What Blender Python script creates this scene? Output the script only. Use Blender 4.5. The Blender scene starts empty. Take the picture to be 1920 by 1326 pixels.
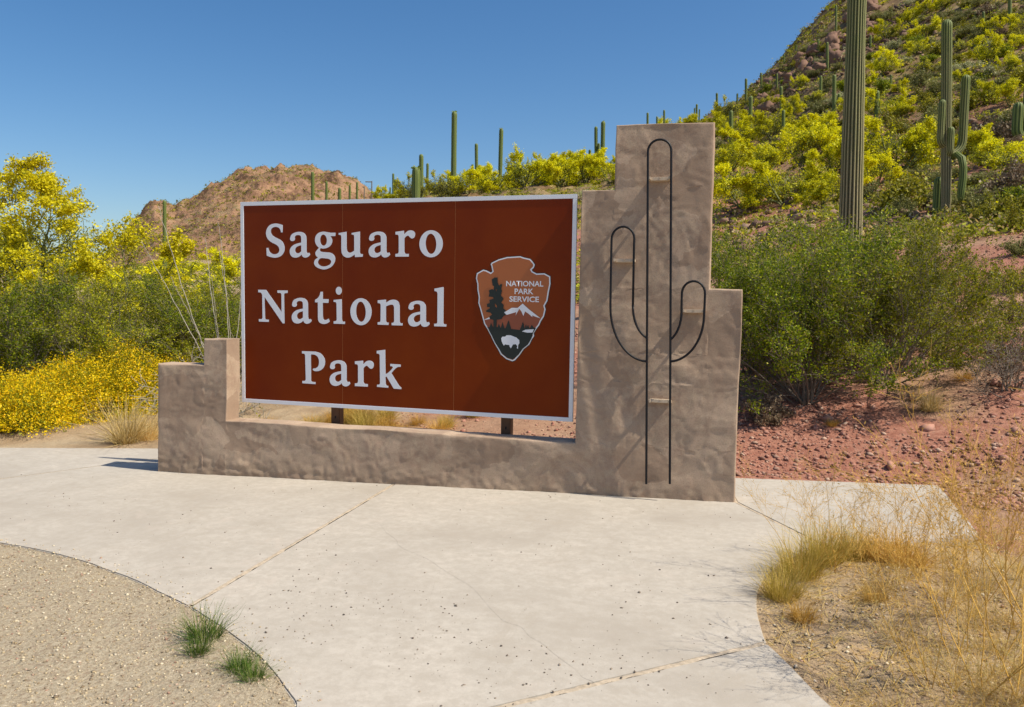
import bpy, bmesh, math
import numpy as np
from mathutils import Vector, Matrix

scene = bpy.context.scene
COL = scene.collection

# ------------------------------------------------------------------ camera
CX, CY, CZ = 5.41814, -6.70977, 1.65
YAW, PITCH, ROLL = -0.258660, -0.070191, 0.014610
F = 1493.0
C = np.array([CX, CY, CZ])
FW = np.array([math.sin(YAW)*math.cos(PITCH), math.cos(YAW)*math.cos(PITCH), math.sin(PITCH)])
_rt = np.array([math.cos(YAW), -math.sin(YAW), 0.0])
_up = np.cross(_rt, FW)
RT = _rt*math.cos(ROLL) + _up*math.sin(ROLL)
UP = -_rt*math.sin(ROLL) + _up*math.cos(ROLL)
cam_data = bpy.data.cameras.new('camera')
cam_data.sensor_width = 36.0
cam_data.lens = 36.0*F/1920.0
cam_data.clip_start = 0.05
cam_data.clip_end = 6000.0
cam_data.dof.use_dof = True
cam_data.dof.focus_distance = 7.0
cam_data.dof.aperture_fstop = 4.5
cam = bpy.data.objects.new('camera', cam_data)
COL.objects.link(cam)
m = Matrix(((RT[0], UP[0], -FW[0], CX), (RT[1], UP[1], -FW[1], CY), (RT[2], UP[2], -FW[2], CZ), (0, 0, 0, 1)))
cam.matrix_world = m
scene.camera = cam

# ------------------------------------------------------------------ light
SUN_V = Vector((-0.78, 0.088, -1.08)).normalized()      # the way the light travels
SUN_S = -SUN_V
world = bpy.data.worlds.new('World')
scene.world = world
world.use_nodes = True
wt = world.node_tree
bg = wt.nodes['Background']
sky = wt.nodes.new('ShaderNodeTexSky')
sky.sky_type = 'NISHITA'
sky.sun_disc = False
sky.sun_elevation = math.asin(SUN_S.z)
sky.sun_rotation = math.atan2(SUN_S.x, SUN_S.y)
sky.altitude = 800
sky.air_density = 1.0
sky.dust_density = 2.2
sky.ozone_density = 2.0
hs = wt.nodes.new('ShaderNodeHueSaturation'); hs.inputs['Saturation'].default_value = 1.30
wt.links.new(sky.outputs[0], hs.inputs['Color']); wt.links.new(hs.outputs[0], bg.inputs[0])
bg.inputs[1].default_value = 0.110
sun_d = bpy.data.lights.new('sun', 'SUN')
sun_d.energy = 5.0
sun_d.angle = math.radians(0.5)
sun_d.color = (1.0, 0.93, 0.80)
sun = bpy.data.objects.new('sun', sun_d)
COL.objects.link(sun)
sun.rotation_euler = SUN_V.to_track_quat('-Z', 'Y').to_euler()
scene.view_settings.view_transform = 'Standard'
scene.view_settings.look = 'None'
scene.view_settings.exposure = 0.25
scene.view_settings.gamma = 1.0
scene.view_settings.use_curve_mapping = False

# ------------------------------------------------------------------ helpers
def hash3(ix, iy, iz, seed=0):
    h = (ix.astype(np.int64)*374761393 + iy.astype(np.int64)*668265263 + iz.astype(np.int64)*2147483647 + seed*1274126177) & 0xffffffff
    h = ((h ^ (h >> 13))*1274126177) & 0xffffffff
    h = ((h ^ (h >> 16))*2246822519) & 0xffffffff
    return ((h ^ (h >> 15)) & 0xffff)/65535.0

def vnoise(x, y, z=None, seed=0):
    x = np.asarray(x, float); y = np.asarray(y, float)
    z = np.zeros_like(x) if z is None else np.asarray(z, float) + np.zeros_like(x)
    ix, iy, iz = np.floor(x), np.floor(y), np.floor(z)
    fx, fy, fz = x-ix, y-iy, z-iz
    fx, fy, fz = (t*t*t*(t*(t*6-15)+10) for t in (fx, fy, fz))
    r = 0
    for dx in (0, 1):
        for dy in (0, 1):
            for dz in (0, 1):
                w = (fx if dx else 1-fx)*(fy if dy else 1-fy)*(fz if dz else 1-fz)
                r = r + w*hash3(ix+dx, iy+dy, iz+dz, seed)
    return r*2-1

def fbm(x, y, z=None, octv=4, seed=0, gain=0.5):
    r, a, s = 0, 1.0, 1.0
    for o in range(octv):
        r = r + a*vnoise(np.asarray(x)*s, np.asarray(y)*s, None if z is None else np.asarray(z)*s, seed+o*17)
        a *= gain; s *= 2.03
    return r

def new_mesh(name, verts, quads=None, tris=None, mats=(), smooth=False, mat_index=None):
    me = bpy.data.meshes.new(name)
    verts = np.asarray(verts, np.float32).reshape(-1, 3)
    loops, starts = [], []
    nq = 0 if quads is None else len(quads)
    nt = 0 if tris is None else len(tris)
    me.vertices.add(len(verts)); me.vertices.foreach_set('co', verts.ravel())
    me.loops.add(nq*4 + nt*3); me.polygons.add(nq+nt)
    li = np.concatenate([np.asarray(quads, np.int32).ravel() if nq else np.zeros(0, np.int32),
                         np.asarray(tris, np.int32).ravel() if nt else np.zeros(0, np.int32)])
    st = np.concatenate([np.arange(nq)*4, nq*4 + np.arange(nt)*3]).astype(np.int32)
    me.loops.foreach_set('vertex_index', li)
    me.polygons.foreach_set('loop_start', st)
    for mt in mats: me.materials.append(mt)
    if mat_index is not None: me.polygons.foreach_set('material_index', np.asarray(mat_index, np.int32))
    if smooth: me.polygons.foreach_set('use_smooth', np.ones(nq+nt, bool))
    me.update(calc_edges=True)
    me.validate()
    return me

def attr(me, name, vals):
    a = me.attributes.new(name, 'FLOAT', 'POINT')
    a.data.foreach_set('value', np.asarray(vals, np.float32))

def tag(o, label=None, cat=None, group=None, kind=None):
    if label: o['label'] = label
    if cat: o['category'] = cat
    if group: o['group'] = group
    if kind: o['kind'] = kind
    return o

def obj(name, me, parent=None, loc=None):
    o = bpy.data.objects.new(name, me)
    COL.objects.link(o)
    if parent is not None: o.parent = parent
    if loc is not None: o.location = loc
    return o

def empty(name, loc=(0, 0, 0), rz=0.0, s=1.0):
    o = bpy.data.objects.new(name, None)
    o.empty_display_size = 0.2
    COL.objects.link(o)
    o.location = loc; o.rotation_euler = (0, 0, rz); o.scale = (s, s, s) if not hasattr(s, '__len__') else s
    return o

def copy_tree(o, parent=None):
    c = o.copy(); COL.objects.link(c)
    c.parent = parent
    for ch in list(o.children): copy_tree(ch, c)
    return c

def bm_mesh(name, bm, mats=(), smooth=False):
    me = bpy.data.meshes.new(name)
    bm.to_mesh(me); bm.free()
    for mt in mats: me.materials.append(mt)
    if smooth:
        for p in me.polygons: p.use_smooth = True
    return me

def bm_box(bm, x0, x1, y0, y1, z0, z1, bev=0.0):
    vs = [bm.verts.new(p) for p in ((x0,y0,z0),(x1,y0,z0),(x1,y1,z0),(x0,y1,z0),(x0,y0,z1),(x1,y0,z1),(x1,y1,z1),(x0,y1,z1))]
    fs = [bm.faces.new([vs[i] for i in f]) for f in ((3,2,1,0),(4,5,6,7),(0,1,5,4),(1,2,6,5),(2,3,7,6),(3,0,4,7))]
    if bev:
        es = list({e for f in fs for e in f.edges})
        bmesh.ops.bevel(bm, geom=es, offset=bev, segments=2, affect='EDGES')

# ------------------------------------------------------------------ node materials
def mat(name):
    mt = bpy.data.materials.new(name); mt.use_nodes = True
    nt = mt.node_tree
    return mt, nt, nt.nodes['Principled BSDF'], nt.nodes['Material Output']

def N(nt, kind, **kw):
    n = nt.nodes.new(kind)
    for k, v in kw.items():
        if k.startswith('i_'):
            n.inputs[k[2:].replace('_', ' ')].default_value = v
        else: setattr(n, k, v)
    return n

def ramp(nt, src, stops):
    r = nt.nodes.new('ShaderNodeValToRGB')
    els = r.color_ramp.elements
    while len(els) < len(stops): els.new(0.5)
    for e, (p, c) in zip(els, stops):
        e.position = p; e.color = (*c, 1) if len(c) == 3 else c
    nt.links.new(src, r.inputs[0])
    return r.outputs[0]

def mix(nt, fac, a, b, mode='MIX'):
    n = nt.nodes.new('ShaderNodeMix'); n.data_type = 'RGBA'; n.blend_type = mode
    for s, v in ((n.inputs[0], fac), (n.inputs[6], a), (n.inputs[7], b)):
        if hasattr(v, 'links') or hasattr(v, 'is_output'): nt.links.new(v, s)
        elif isinstance(v, (int, float)): s.default_value = v
        else: s.default_value = (*v, 1) if len(v) == 3 else v
    return n.outputs[2]

def noise(nt, scale, detail=4, rough=0.55, coord=None, dist=0.0, scl=None):
    n = nt.nodes.new('ShaderNodeTexNoise')
    n.inputs['Scale'].default_value = scale; n.inputs['Detail'].default_value = detail
    n.inputs['Roughness'].default_value = rough; n.inputs['Distortion'].default_value = dist
    if coord is None:
        tc = nt.nodes.new('ShaderNodeTexCoord'); coord = tc.outputs['Object']
    if scl:
        mp = nt.nodes.new('ShaderNodeMapping'); mp.inputs['Scale'].default_value = scl
        nt.links.new(coord, mp.inputs[0]); coord = mp.outputs[0]
    nt.links.new(coord, n.inputs['Vector'])
    return n.outputs[0]

def bump(nt, h, strength, dist, normal=None):
    b = nt.nodes.new('ShaderNodeBump'); b.inputs['Strength'].default_value = strength; b.inputs['Distance'].default_value = dist
    nt.links.new(h, b.inputs['Height'])
    if normal is not None: nt.links.new(normal, b.inputs['Normal'])
    return b.outputs[0]

def get_attr(nt, name):
    a = nt.nodes.new('ShaderNodeAttribute'); a.attribute_name = name
    return a.outputs['Fac']

def island(nt):
    g = nt.nodes.new('ShaderNodeNewGeometry'); return g.outputs['Random Per Island']

def m_plain(name, col, rough=0.6, spec=0.5, metal=0.0, noise_amt=0.0, nscale=20):
    mt, nt, b, o = mat(name)
    b.inputs['Roughness'].default_value = rough; b.inputs['Metallic'].default_value = metal
    b.inputs['Specular IOR Level'].default_value = spec
    if noise_amt:
        c = mix(nt, noise(nt, nscale), tuple(v*(1-noise_amt) for v in col), tuple(min(1, v*(1+noise_amt)) for v in col))
        nt.links.new(c, b.inputs['Base Color'])
    else: b.inputs['Base Color'].default_value = (*col, 1)
    return mt

def m_leaf(name, stops, transl=0.35, rough=0.55, spec=0.25):
    """leaf colours picked leaf by leaf"""
    mt, nt, b, o = mat(name)
    c = ramp(nt, island(nt), stops)
    oi = nt.nodes.new('ShaderNodeObjectInfo')
    hs = nt.nodes.new('ShaderNodeHueSaturation')
    mr = nt.nodes.new('ShaderNodeMapRange'); mr.inputs['To Min'].default_value = 0.8; mr.inputs['To Max'].default_value = 1.2
    nt.links.new(oi.outputs['Random'], mr.inputs[0]); nt.links.new(mr.outputs[0], hs.inputs['Value'])
    nt.links.new(c, hs.inputs['Color']); c = hs.outputs[0]
    nt.links.new(c, b.inputs['Base Color'])
    b.inputs['Roughness'].default_value = rough; b.inputs['Specular IOR Level'].default_value = spec
    t = nt.nodes.new('ShaderNodeBsdfTranslucent'); nt.links.new(c, t.inputs[0])
    ms = nt.nodes.new('ShaderNodeMixShader'); ms.inputs[0].default_value = transl
    nt.links.new(b.outputs[0], ms.inputs[1]); nt.links.new(t.outputs[0], ms.inputs[2])
    nt.links.new(ms.outputs[0], o.inputs[0])
    return mt

# stucco
M_STUCCO, nt, b, o = mat('stucco')
c = ramp(nt, noise(nt, 2.2, 6, 0.6, dist=1.2), [(0.3, (0.30, 0.20, 0.14)), (0.47, (0.38, 0.265, 0.188)), (0.53, (0.46, 0.33, 0.235)), (0.72, (0.52, 0.38, 0.27))])
c2 = noise(nt, 14, 6, 0.7, dist=0.6)
c = mix(nt, ramp(nt, c2, [(0.38, (0, 0, 0)), (0.7, (1, 1, 1))]), c, (0.47, 0.355, 0.245))
c = mix(nt, ramp(nt, noise(nt, 60, 4, 0.6), [(0.62, (0, 0, 0)), (0.75, (0.5, 0.5, 0.5))]), c, (0.29, 0.20, 0.135))
tc = N(nt, 'ShaderNodeTexCoord'); sx = N(nt, 'ShaderNodeSeparateXYZ'); nt.links.new(tc.outputs['Object'], sx.inputs[0])
mz = N(nt, 'ShaderNodeMapRange'); mz.inputs['From Min'].default_value = 0.17; mz.inputs['From Max'].default_value = -0.12
nt.links.new(sx.outputs[2], mz.inputs[0])
stn = N(nt, 'ShaderNodeMath', operation='MULTIPLY'); nt.links.new(mz.outputs[0], stn.inputs[0]); nt.links.new(noise(nt, 9, 5, 0.7), stn.inputs[1])
c = mix(nt, ramp(nt, noise(nt, 110, 6, 0.8), [(0.36, (0.45, 0.45, 0.45)), (0.52, (0, 0, 0))]), c, (0.24, 0.165, 0.11))
c = mix(nt, stn.outputs[0], c, (0.22, 0.155, 0.10))
vor = nt.nodes.new('ShaderNodeTexVoronoi'); vor.inputs['Scale'].default_value = 3.2; vor.feature = 'F1'
tcv = nt.nodes.new('ShaderNodeTexCoord'); ns = nt.nodes.new('ShaderNodeTexNoise'); ns.inputs['Scale'].default_value = 4; ns.inputs['Detail'].default_value = 5
nt.links.new(tcv.outputs['Object'], ns.inputs['Vector'])
vm = nt.nodes.new('ShaderNodeVectorMath'); vm.operation = 'MULTIPLY_ADD'; vm.inputs[1].default_value = (.35, .35, .35)
nt.links.new(ns.outputs['Color'], vm.inputs[0]); nt.links.new(tcv.outputs['Object'], vm.inputs[2]); nt.links.new(vm.outputs[0], vor.inputs['Vector'])
sepc = nt.nodes.new('ShaderNodeSeparateColor'); nt.links.new(vor.outputs['Color'], sepc.inputs[0])
c = mix(nt, ramp(nt, sepc.outputs[0], [(0.55, (0, 0, 0)), (0.9, (0.65, 0.65, 0.65))]), c, (0.30, 0.205, 0.14))
nt.links.new(c, b.inputs['Base Color'])
b.inputs['Roughness'].default_value = 0.85; b.inputs['Specular IOR Level'].default_value = 0.25
n1 = bump(nt, noise(nt, 38, 10, 0.72), 0.22, 0.010)
n2 = bump(nt, noise(nt, 260, 4, 0.7), 0.35, 0.003, n1)
nt.links.new(n2, b.inputs['Normal'])

# concrete
M_CONC, nt, b, o = mat('concrete')
c = ramp(nt, noise(nt, 0.9, 7, 0.62, dist=0.5), [(0.3, (0.36, 0.315, 0.26)), (0.5, (0.455, 0.41, 0.345)), (0.72, (0.52, 0.465, 0.39))])
c = mix(nt, ramp(nt, noise(nt, 5, 5, 0.65, scl=(1, 2.2, 1)), [(0.45, (0, 0, 0)), (0.8, (0.7, 0.7, 0.7))]), c, (0.38, 0.335, 0.275))
c = mix(nt, ramp(nt, noise(nt, 2.6, 9, 0.72, dist=.8), [(0.56, (0, 0, 0)), (0.63, (0.5, 0.5, 0.5))]), c, (0.385, 0.335, 0.27))
c = mix(nt, ramp(nt, noise(nt, 90, 3, 0.6), [(0.60, (0, 0, 0)), (0.72, (0.5, 0.5, 0.5))]), c, (0.33, 0.30, 0.26))
c = mix(nt, ramp(nt, noise(nt, 16, 6, 0.75), [(0.42, (0.55, 0.55, 0.55)), (0.6, (0, 0, 0))]), c, (0.37, 0.325, 0.265))
c = mix(nt, ramp(nt, noise(nt, 1.7, 4, 0.6, dist=1.5), [(0.60, (0, 0, 0)), (0.8, (0.5, 0.5, 0.5))]), c, (0.52, 0.445, 0.37))
nt.links.new(c, b.inputs['Base Color'])
b.inputs['Roughness'].default_value = 0.88; b.inputs['Specular IOR Level'].default_value = 0.2
nt.links.new(bump(nt, noise(nt, 55, 6, 0.65), 0.18, 0.006), b.inputs['Normal'])

# ground sheet
M_GROUND, nt, b, o = mat('desert_soil')
tan = ramp(nt, noise(nt, 1.3, 8, 0.65), [(0.3, (0.27, 0.185, 0.105)), (0.5, (0.38, 0.275, 0.165)), (0.7, (0.46, 0.36, 0.23))])
red = ramp(nt, noise(nt, 9, 9, 0.8), [(0.3, (0.17, 0.062, 0.042)), (0.46, (0.32, 0.135, 0.09)), (0.6, (0.42, 0.205, 0.14)), (0.72, (0.50, 0.31, 0.21))])
grv = ramp(nt, noise(nt, 60, 6, 0.8), [(0.3, (0.21, 0.16, 0.10)), (0.5, (0.385, 0.315, 0.215)), (0.7, (0.54, 0.47, 0.345))])
hil = ramp(nt, noise(nt, 0.35, 9, 0.72), [(0.32, (0.055, 0.03, 0.018)), (0.46, (0.16, 0.10, 0.05)), (0.6, (0.28, 0.20, 0.095)), (0.72, (0.38, 0.29, 0.145))])
c = mix(nt, get_attr(nt, 'red_gravel'), tan, red)
c = mix(nt, get_attr(nt, 'road_gravel'), c, grv)
c = mix(nt, get_attr(nt, 'hill_rock'), c, hil)
c = mix(nt, ramp(nt, noise(nt, 34, 5, 0.7), [(0.50, (0, 0, 0)), (0.66, (0.45, 0.45, 0.45))]), c, (0.20, 0.12, 0.08))
nt.links.new(c, b.inputs['Base Color'])
b.inputs['Roughness'].default_value = 0.95; b.inputs['Specular IOR Level'].default_value = 0.1
n1 = bump(nt, noise(nt, 1.5, 8, 0.7), 0.6, 0.12)
nt.links.new(bump(nt, noise(nt, 45, 5, 0.7), 0.6, 0.02, n1), b.inputs['Normal'])

def m_stone(name, stops, rough=0.9):
    mt, nt, b, o = mat(name)
    c = ramp(nt, island(nt), stops)
    c = mix(nt, ramp(nt, noise(nt, 40, 4, 0.6), [(0.4, (0, 0, 0)), (0.7, (0.5, 0.5, 0.5))]), c, (0.30, 0.22, 0.17))
    nt.links.new(c, b.inputs['Base Color'])
    b.inputs['Roughness'].default_value = rough; b.inputs['Specular IOR Level'].default_value = 0.2
    return mt
M_RED_STONE = m_stone('red_stone', [(0, (0.16, 0.06, 0.042)), (0.3, (0.35, 0.145, 0.10)), (0.6, (0.45, 0.225, 0.16)), (0.8, (0.25, 0.125, 0.09)), (1, (0.56, 0.38, 0.27))])
M_TAN_STONE = m_stone('tan_stone', [(0, (0.16, 0.115, 0.07)), (0.25, (0.42, 0.32, 0.18)), (0.6, (0.57, 0.46, 0.28)), (0.88, (0.70, 0.62, 0.46)), (1, (0.36, 0.17, 0.11))])
M_HILL_STONE = m_stone('hill_stone', [(0, (0.07, 0.035, 0.025)), (0.4, (0.17, 0.09, 0.055)), (0.75, (0.28, 0.165, 0.10)), (1, (0.38, 0.25, 0.17))])
M_DARK_STONE = m_stone('dark_stone', [(0, (0.06, 0.05, 0.045)), (0.4, (0.14, 0.115, 0.09)), (0.7, (0.24, 0.19, 0.14)), (1, (0.33, 0.27, 0.2))])
M_CLIFF = m_stone('cliff_stone', [(0, (0.06, 0.03, 0.02)), (0.5, (0.13, 0.065, 0.04)), (1, (0.24, 0.13, 0.085))])
M_DUST = m_plain('joint_sand', (0.44, 0.36, 0.265), 0.95, 0.1, noise_amt=0.6, nscale=45)
M_CRACK = m_plain('crack_dirt', (0.40, 0.36, 0.30), 0.95, 0.1, noise_amt=0.3, nscale=50)
M_BRACKET = m_plain('pale_stucco', (0.56, 0.45, 0.33), 0.85, 0.2, noise_amt=0.25, nscale=40)
M_IRON = m_plain('black_iron', (0.006, 0.006, 0.008), 0.5, 0.3, noise_amt=0.2)
M_WHITE = m_plain('white_sheeting', (0.78, 0.80, 0.84), 0.5, 0.4)
M_SEAM = m_plain('seam_edge', (0.50, 0.20, 0.06), 0.6)
M_POST = m_plain('brown_steel_post', (0.10, 0.045, 0.02), 0.5, 0.4, noise_amt=0.3, nscale=9)
M_E_BROWN = m_plain('emblem_brown', (0.40, 0.115, 0.03), 0.45)
M_E_DARK = m_plain('emblem_dark_brown', (0.28, 0.07, 0.03), 0.45)
M_E_GREEN = m_plain('emblem_dark_green', (0.006, 0.013, 0.011), 0.45)
M_SIGN, nt, b, o = mat('brown_sign_sheeting')
c = ramp(nt, noise(nt, 1.3, 5, 0.6), [(0.3, (0.150, 0.017, 0.0015)), (0.7, (0.195, 0.029, 0.0015))])
c = mix(nt, ramp(nt, noise(nt, 260, 2, 0.5), [(0.72, (0, 0, 0)), (0.78, (0.5, 0.5, 0.5))]), c, (0.24, 0.10, 0.06))
nt.links.new(c, b.inputs['Base Color'])
b.inputs['Roughness'].default_value = 0.28; b.inputs['Specular IOR Level'].default_value = 0.13
nt.links.new(bump(nt, noise(nt, 3, 3, 0.5), 0.05, 0.02), b.inputs['Normal'])

M_BARK = m_plain('grey_bark', (0.20, 0.165, 0.13), 0.9, 0.2, noise_amt=0.4, nscale=25)
M_PV_BARK = m_plain('palo_verde_bark', (0.16, 0.17, 0.06), 0.8, 0.2, noise_amt=0.5, nscale=8)
M_DRYSTEM = m_plain('dry_stem', (0.62, 0.37, 0.08), 0.8, 0.2, noise_amt=0.35, nscale=12)
M_PALETWIG = m_plain('pale_twig', (0.38, 0.34, 0.27), 0.9, 0.2, noise_amt=0.3, nscale=20)
M_CREO = m_leaf('creosote_leaf', [(0, (0.065, 0.105, 0.003)), (0.4, (0.15, 0.215, 0.004)), (0.75, (0.29, 0.335, 0.006)), (0.93, (0.42, 0.42, 0.015)), (1, (0.46, 0.42, 0.10))], 0.4, 0.5, 0.2)
M_CREO_OLIVE = m_leaf('creosote_olive_leaf', [(0, (0.10, 0.13, 0.004)), (0.4, (0.24, 0.265, 0.005)), (0.75, (0.40, 0.39, 0.008)), (0.93, (0.42, 0.38, 0.02)), (1, (0.50, 0.44, 0.10))], 0.4, 0.5, 0.2)
M_PV_YEL = m_leaf('palo_verde_blossom', [(0, (0.52, 0.50, 0.003)), (0.5, (0.76, 0.71, 0.004)), (1, (0.88, 0.81, 0.01))], 0.4)
M_PV_OCH = m_leaf('ochre_blossom', [(0, (0.46, 0.41, 0.004)), (0.5, (0.72, 0.62, 0.006)), (1, (0.84, 0.73, 0.02))], 0.4)
M_PV_GRN = m_leaf('palo_verde_leaf', [(0, (0.16, 0.18, 0.01)), (0.5, (0.30, 0.32, 0.015)), (1, (0.46, 0.46, 0.03))], 0.4)
M_BRIT = m_leaf('daisy_blossom', [(0, (0.62, 0.44, 0.003)), (0.6, (0.78, 0.58, 0.004)), (1, (0.80, 0.46, 0.005))], 0.35)
M_BRITL = m_leaf('daisy_leaf', [(0, (0.16, 0.19, 0.01)), (0.6, (0.42, 0.42, 0.02)), (1, (0.66, 0.58, 0.03))], 0.35)
M_GREY = m_leaf('grey_green_leaf', [(0, (0.12, 0.13, 0.03)), (0.5, (0.22, 0.225, 0.06)), (1, (0.36, 0.34, 0.12))], 0.3)
M_OLIVE = m_leaf('olive_leaf', [(0, (0.11, 0.115, 0.008)), (0.5, (0.26, 0.25, 0.012)), (1, (0.46, 0.40, 0.03))], 0.3)
M_BROWN = m_leaf('brown_twig_leaf', [(0, (0.11, 0.075, 0.045)), (0.5, (0.20, 0.14, 0.085)), (1, (0.33, 0.25, 0.15))], 0.2)
M_CHOLLA = m_leaf('cholla_spine', [(0, (0.25, 0.28, 0.10)), (0.5, (0.45, 0.45, 0.20)), (1, (0.62, 0.58, 0.34))], 0.2)
M_STRAW = m_leaf('straw_blade', [(0, (0.52, 0.36, 0.11)), (0.5, (0.74, 0.55, 0.21)), (1, (0.85, 0.70, 0.38))], 0.35)
M_ORANGE = m_leaf('orange_straw_blade', [(0, (0.40, 0.21, 0.03)), (0.5, (0.58, 0.34, 0.06)), (1, (0.70, 0.47, 0.14))], 0.35)
M_MIXED = m_leaf('mixed_straw_blade', [(0, (0.45, 0.26, 0.04)), (0.4, (0.62, 0.42, 0.11)), (0.8, (0.74, 0.56, 0.24)), (1, (0.52, 0.45, 0.14))], 0.35)
M_GYEL = m_leaf('green_straw_blade', [(0, (0.26, 0.21, 0.02)), (0.5, (0.50, 0.37, 0.07)), (1, (0.68, 0.50, 0.16))], 0.35)
M_GREEN = m_leaf('green_blade', [(0, (0.04, 0.10, 0.01)), (0.6, (0.10, 0.19, 0.02)), (1, (0.35, 0.34, 0.10))], 0.35)
M_BUD = m_leaf('saguaro_bud', [(0, (0.16, 0.26, 0.04)), (0.8, (0.32, 0.42, 0.07)), (1, (0.8, 0.78, 0.7))], 0.2)

M_SAG, nt, b, o = mat('saguaro_skin')
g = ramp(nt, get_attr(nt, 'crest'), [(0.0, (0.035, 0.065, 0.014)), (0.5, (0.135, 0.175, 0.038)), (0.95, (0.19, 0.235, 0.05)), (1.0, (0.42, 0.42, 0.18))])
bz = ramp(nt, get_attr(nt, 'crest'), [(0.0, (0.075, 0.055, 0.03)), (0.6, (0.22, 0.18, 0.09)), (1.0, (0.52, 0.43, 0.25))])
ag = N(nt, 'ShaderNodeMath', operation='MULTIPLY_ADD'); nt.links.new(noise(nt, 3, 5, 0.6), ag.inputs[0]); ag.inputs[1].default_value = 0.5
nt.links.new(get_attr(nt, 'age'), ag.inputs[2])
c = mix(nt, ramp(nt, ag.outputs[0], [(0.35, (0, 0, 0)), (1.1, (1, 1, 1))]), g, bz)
c = mix(nt, ramp(nt, noise(nt, 30, 4, 0.7), [(0.5, (0, 0, 0)), (0.7, (0.4, 0.4, 0.4))]), c, (0.13, 0.12, 0.05))
nt.links.new(c, b.inputs['Base Color']); b.inputs['Roughness'].default_value = 0.6; b.inputs['Specular IOR Level'].default_value = 0.3

# ------------------------------------------------------------------ terrain
SLOPE = 0.0243
def plane_z(x): return SLOPE*(np.asarray(x) - 5.558)
def px_az(px): return YAW + math.atan((px-960)/F)
_D = np.array([0.1, 4, 7.7, 10.5, 14, 20, 28, 40, 60, 90, 130, 200, 420, 3000])
_T = [  # bearing as a column of the photograph's width, then heights along it
 (-4200, [0]*13+[0]),
 (-1500, [-.2, -.2, -.25, -.25, -.2, -.1, 0, .2, .5, 1.0, 2, 3, 3, 0]),
 (-100, [-.1, -.12, -.2, -.25, -.2, -.02, .2, .4, .8, 1.6, 3, 5, 4, 0]),
 (200, [-.1, -.12, -.17, -.2, -.08, .1, .3, .6, 1.2, 2.2, 4, 6, 4, 0]),
 (440, [-.1, -.1, -.1, -.08, .05, .3, .6, 1.1, 2.2, 4, 7, 8, 4, 0]),
 (550, [-.1, -.1, -.08, -.02, .2, .6, 1.1, 2.0, 3.6, 6, 9.5, 8, 4, 0]),
 (720, [-.1, -.1, -.06, .08, .4, 1, 1.9, 3.6, 6.3, 10.6, 17.0, 12, 4, 0]),
 (850, [-.1, -.1, -.04, .12, .5, 1.2, 2.3, 4.3, 7.3, 12.2, 19.2, 15, 4, 0]),
 (1000, [-.1, -.1, -.03, .25, .7, 1.5, 2.8, 5, 8.4, 13.4, 20.6, 18, 4, 0]),
 (1150, [-.1, -.1, -.03, .35, .9, 1.8, 3.2, 5.5, 9.3, 15, 21.9, 20, 4, 0]),
 (1340, [-.1, -.1, -.02, .5, 1.2, 2.3, 3.9, 6.7, 11.5, 19.5, 31.4, 33, 4, 0]),
 (1600, [-.1, -.05, -.02, .65, 1.5, 2.9, 4.9, 8.4, 15.5, 28, 49, 55, 4, 0]),
 (1900, [-.05, -.02, .0, .75, 1.7, 3.35, 5.6, 9.5, 18, 33, 54, 80, 4, 0]),
 (2700, [-.05, -.02, .0, .75, 1.7, 3.35, 5.6, 9.5, 18, 33, 54, 80, 4, 0]),
 (9000, [-.05, -.02, .0, .4, .7, 1.2, 2, 3, 6, 9, 12, 15, 4, 0]),
]
_AZ = np.array([px_az(t[0]) for t in _T]); _AZ[0] = px_az(-9000); _AZ = np.concatenate([[_AZ[0]-0.6], _AZ, [_AZ[-1]+0.8]])
_TZ = np.array([[0.0]*14] + [t[1] for t in _T] + [[0.0]*14])
_TZ[:, 0] = 0; 
def base_z(x, y):
    x = np.asarray(x, float); y = np.asarray(y, float)
    dx, dy = x-CX, y-CY
    d = np.hypot(dx, dy); az = np.arctan2(dx, dy)
    ld = np.log(np.clip(d, 0.1, 3000)); LD = np.log(_D)
    j = np.clip(np.searchsorted(LD, ld)-1, 0, len(LD)-2)
    t = (ld-LD[j])/(LD[j+1]-LD[j])
    # height is near linear in distance between the stations
    t = np.clip((np.exp(ld)-_D[j])/(_D[j+1]-_D[j]), 0, 1)
    i = np.clip(np.searchsorted(_AZ, az)-1, 0, len(_AZ)-2)
    s = np.clip((az-_AZ[i])/(_AZ[i+1]-_AZ[i]), 0, 1); s = s*s*(3-2*s)*0.6 + s*0.4
    za = _TZ[i, j]*(1-s) + _TZ[i+1, j]*s
    zb = _TZ[i, j+1]*(1-s) + _TZ[i+1, j+1]*s
    return za*(1-t) + zb*t

def in_poly(x, y, P):
    x = np.asarray(x, float); y = np.asarray(y, float)
    r = np.zeros(x.shape, bool); n = len(P)
    for k in range(n):
        (x0, y0), (x1, y1) = P[k], P[(k+1) % n]
        cnd = (y0 > y) != (y1 > y)
        with np.errstate(divide='ignore', invalid='ignore'):
            xi = (x1-x0)*(y-y0)/(y1-y0 if y1 != y0 else 1e-9)+x0
        r ^= cnd & (x < xi)
    return r

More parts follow.
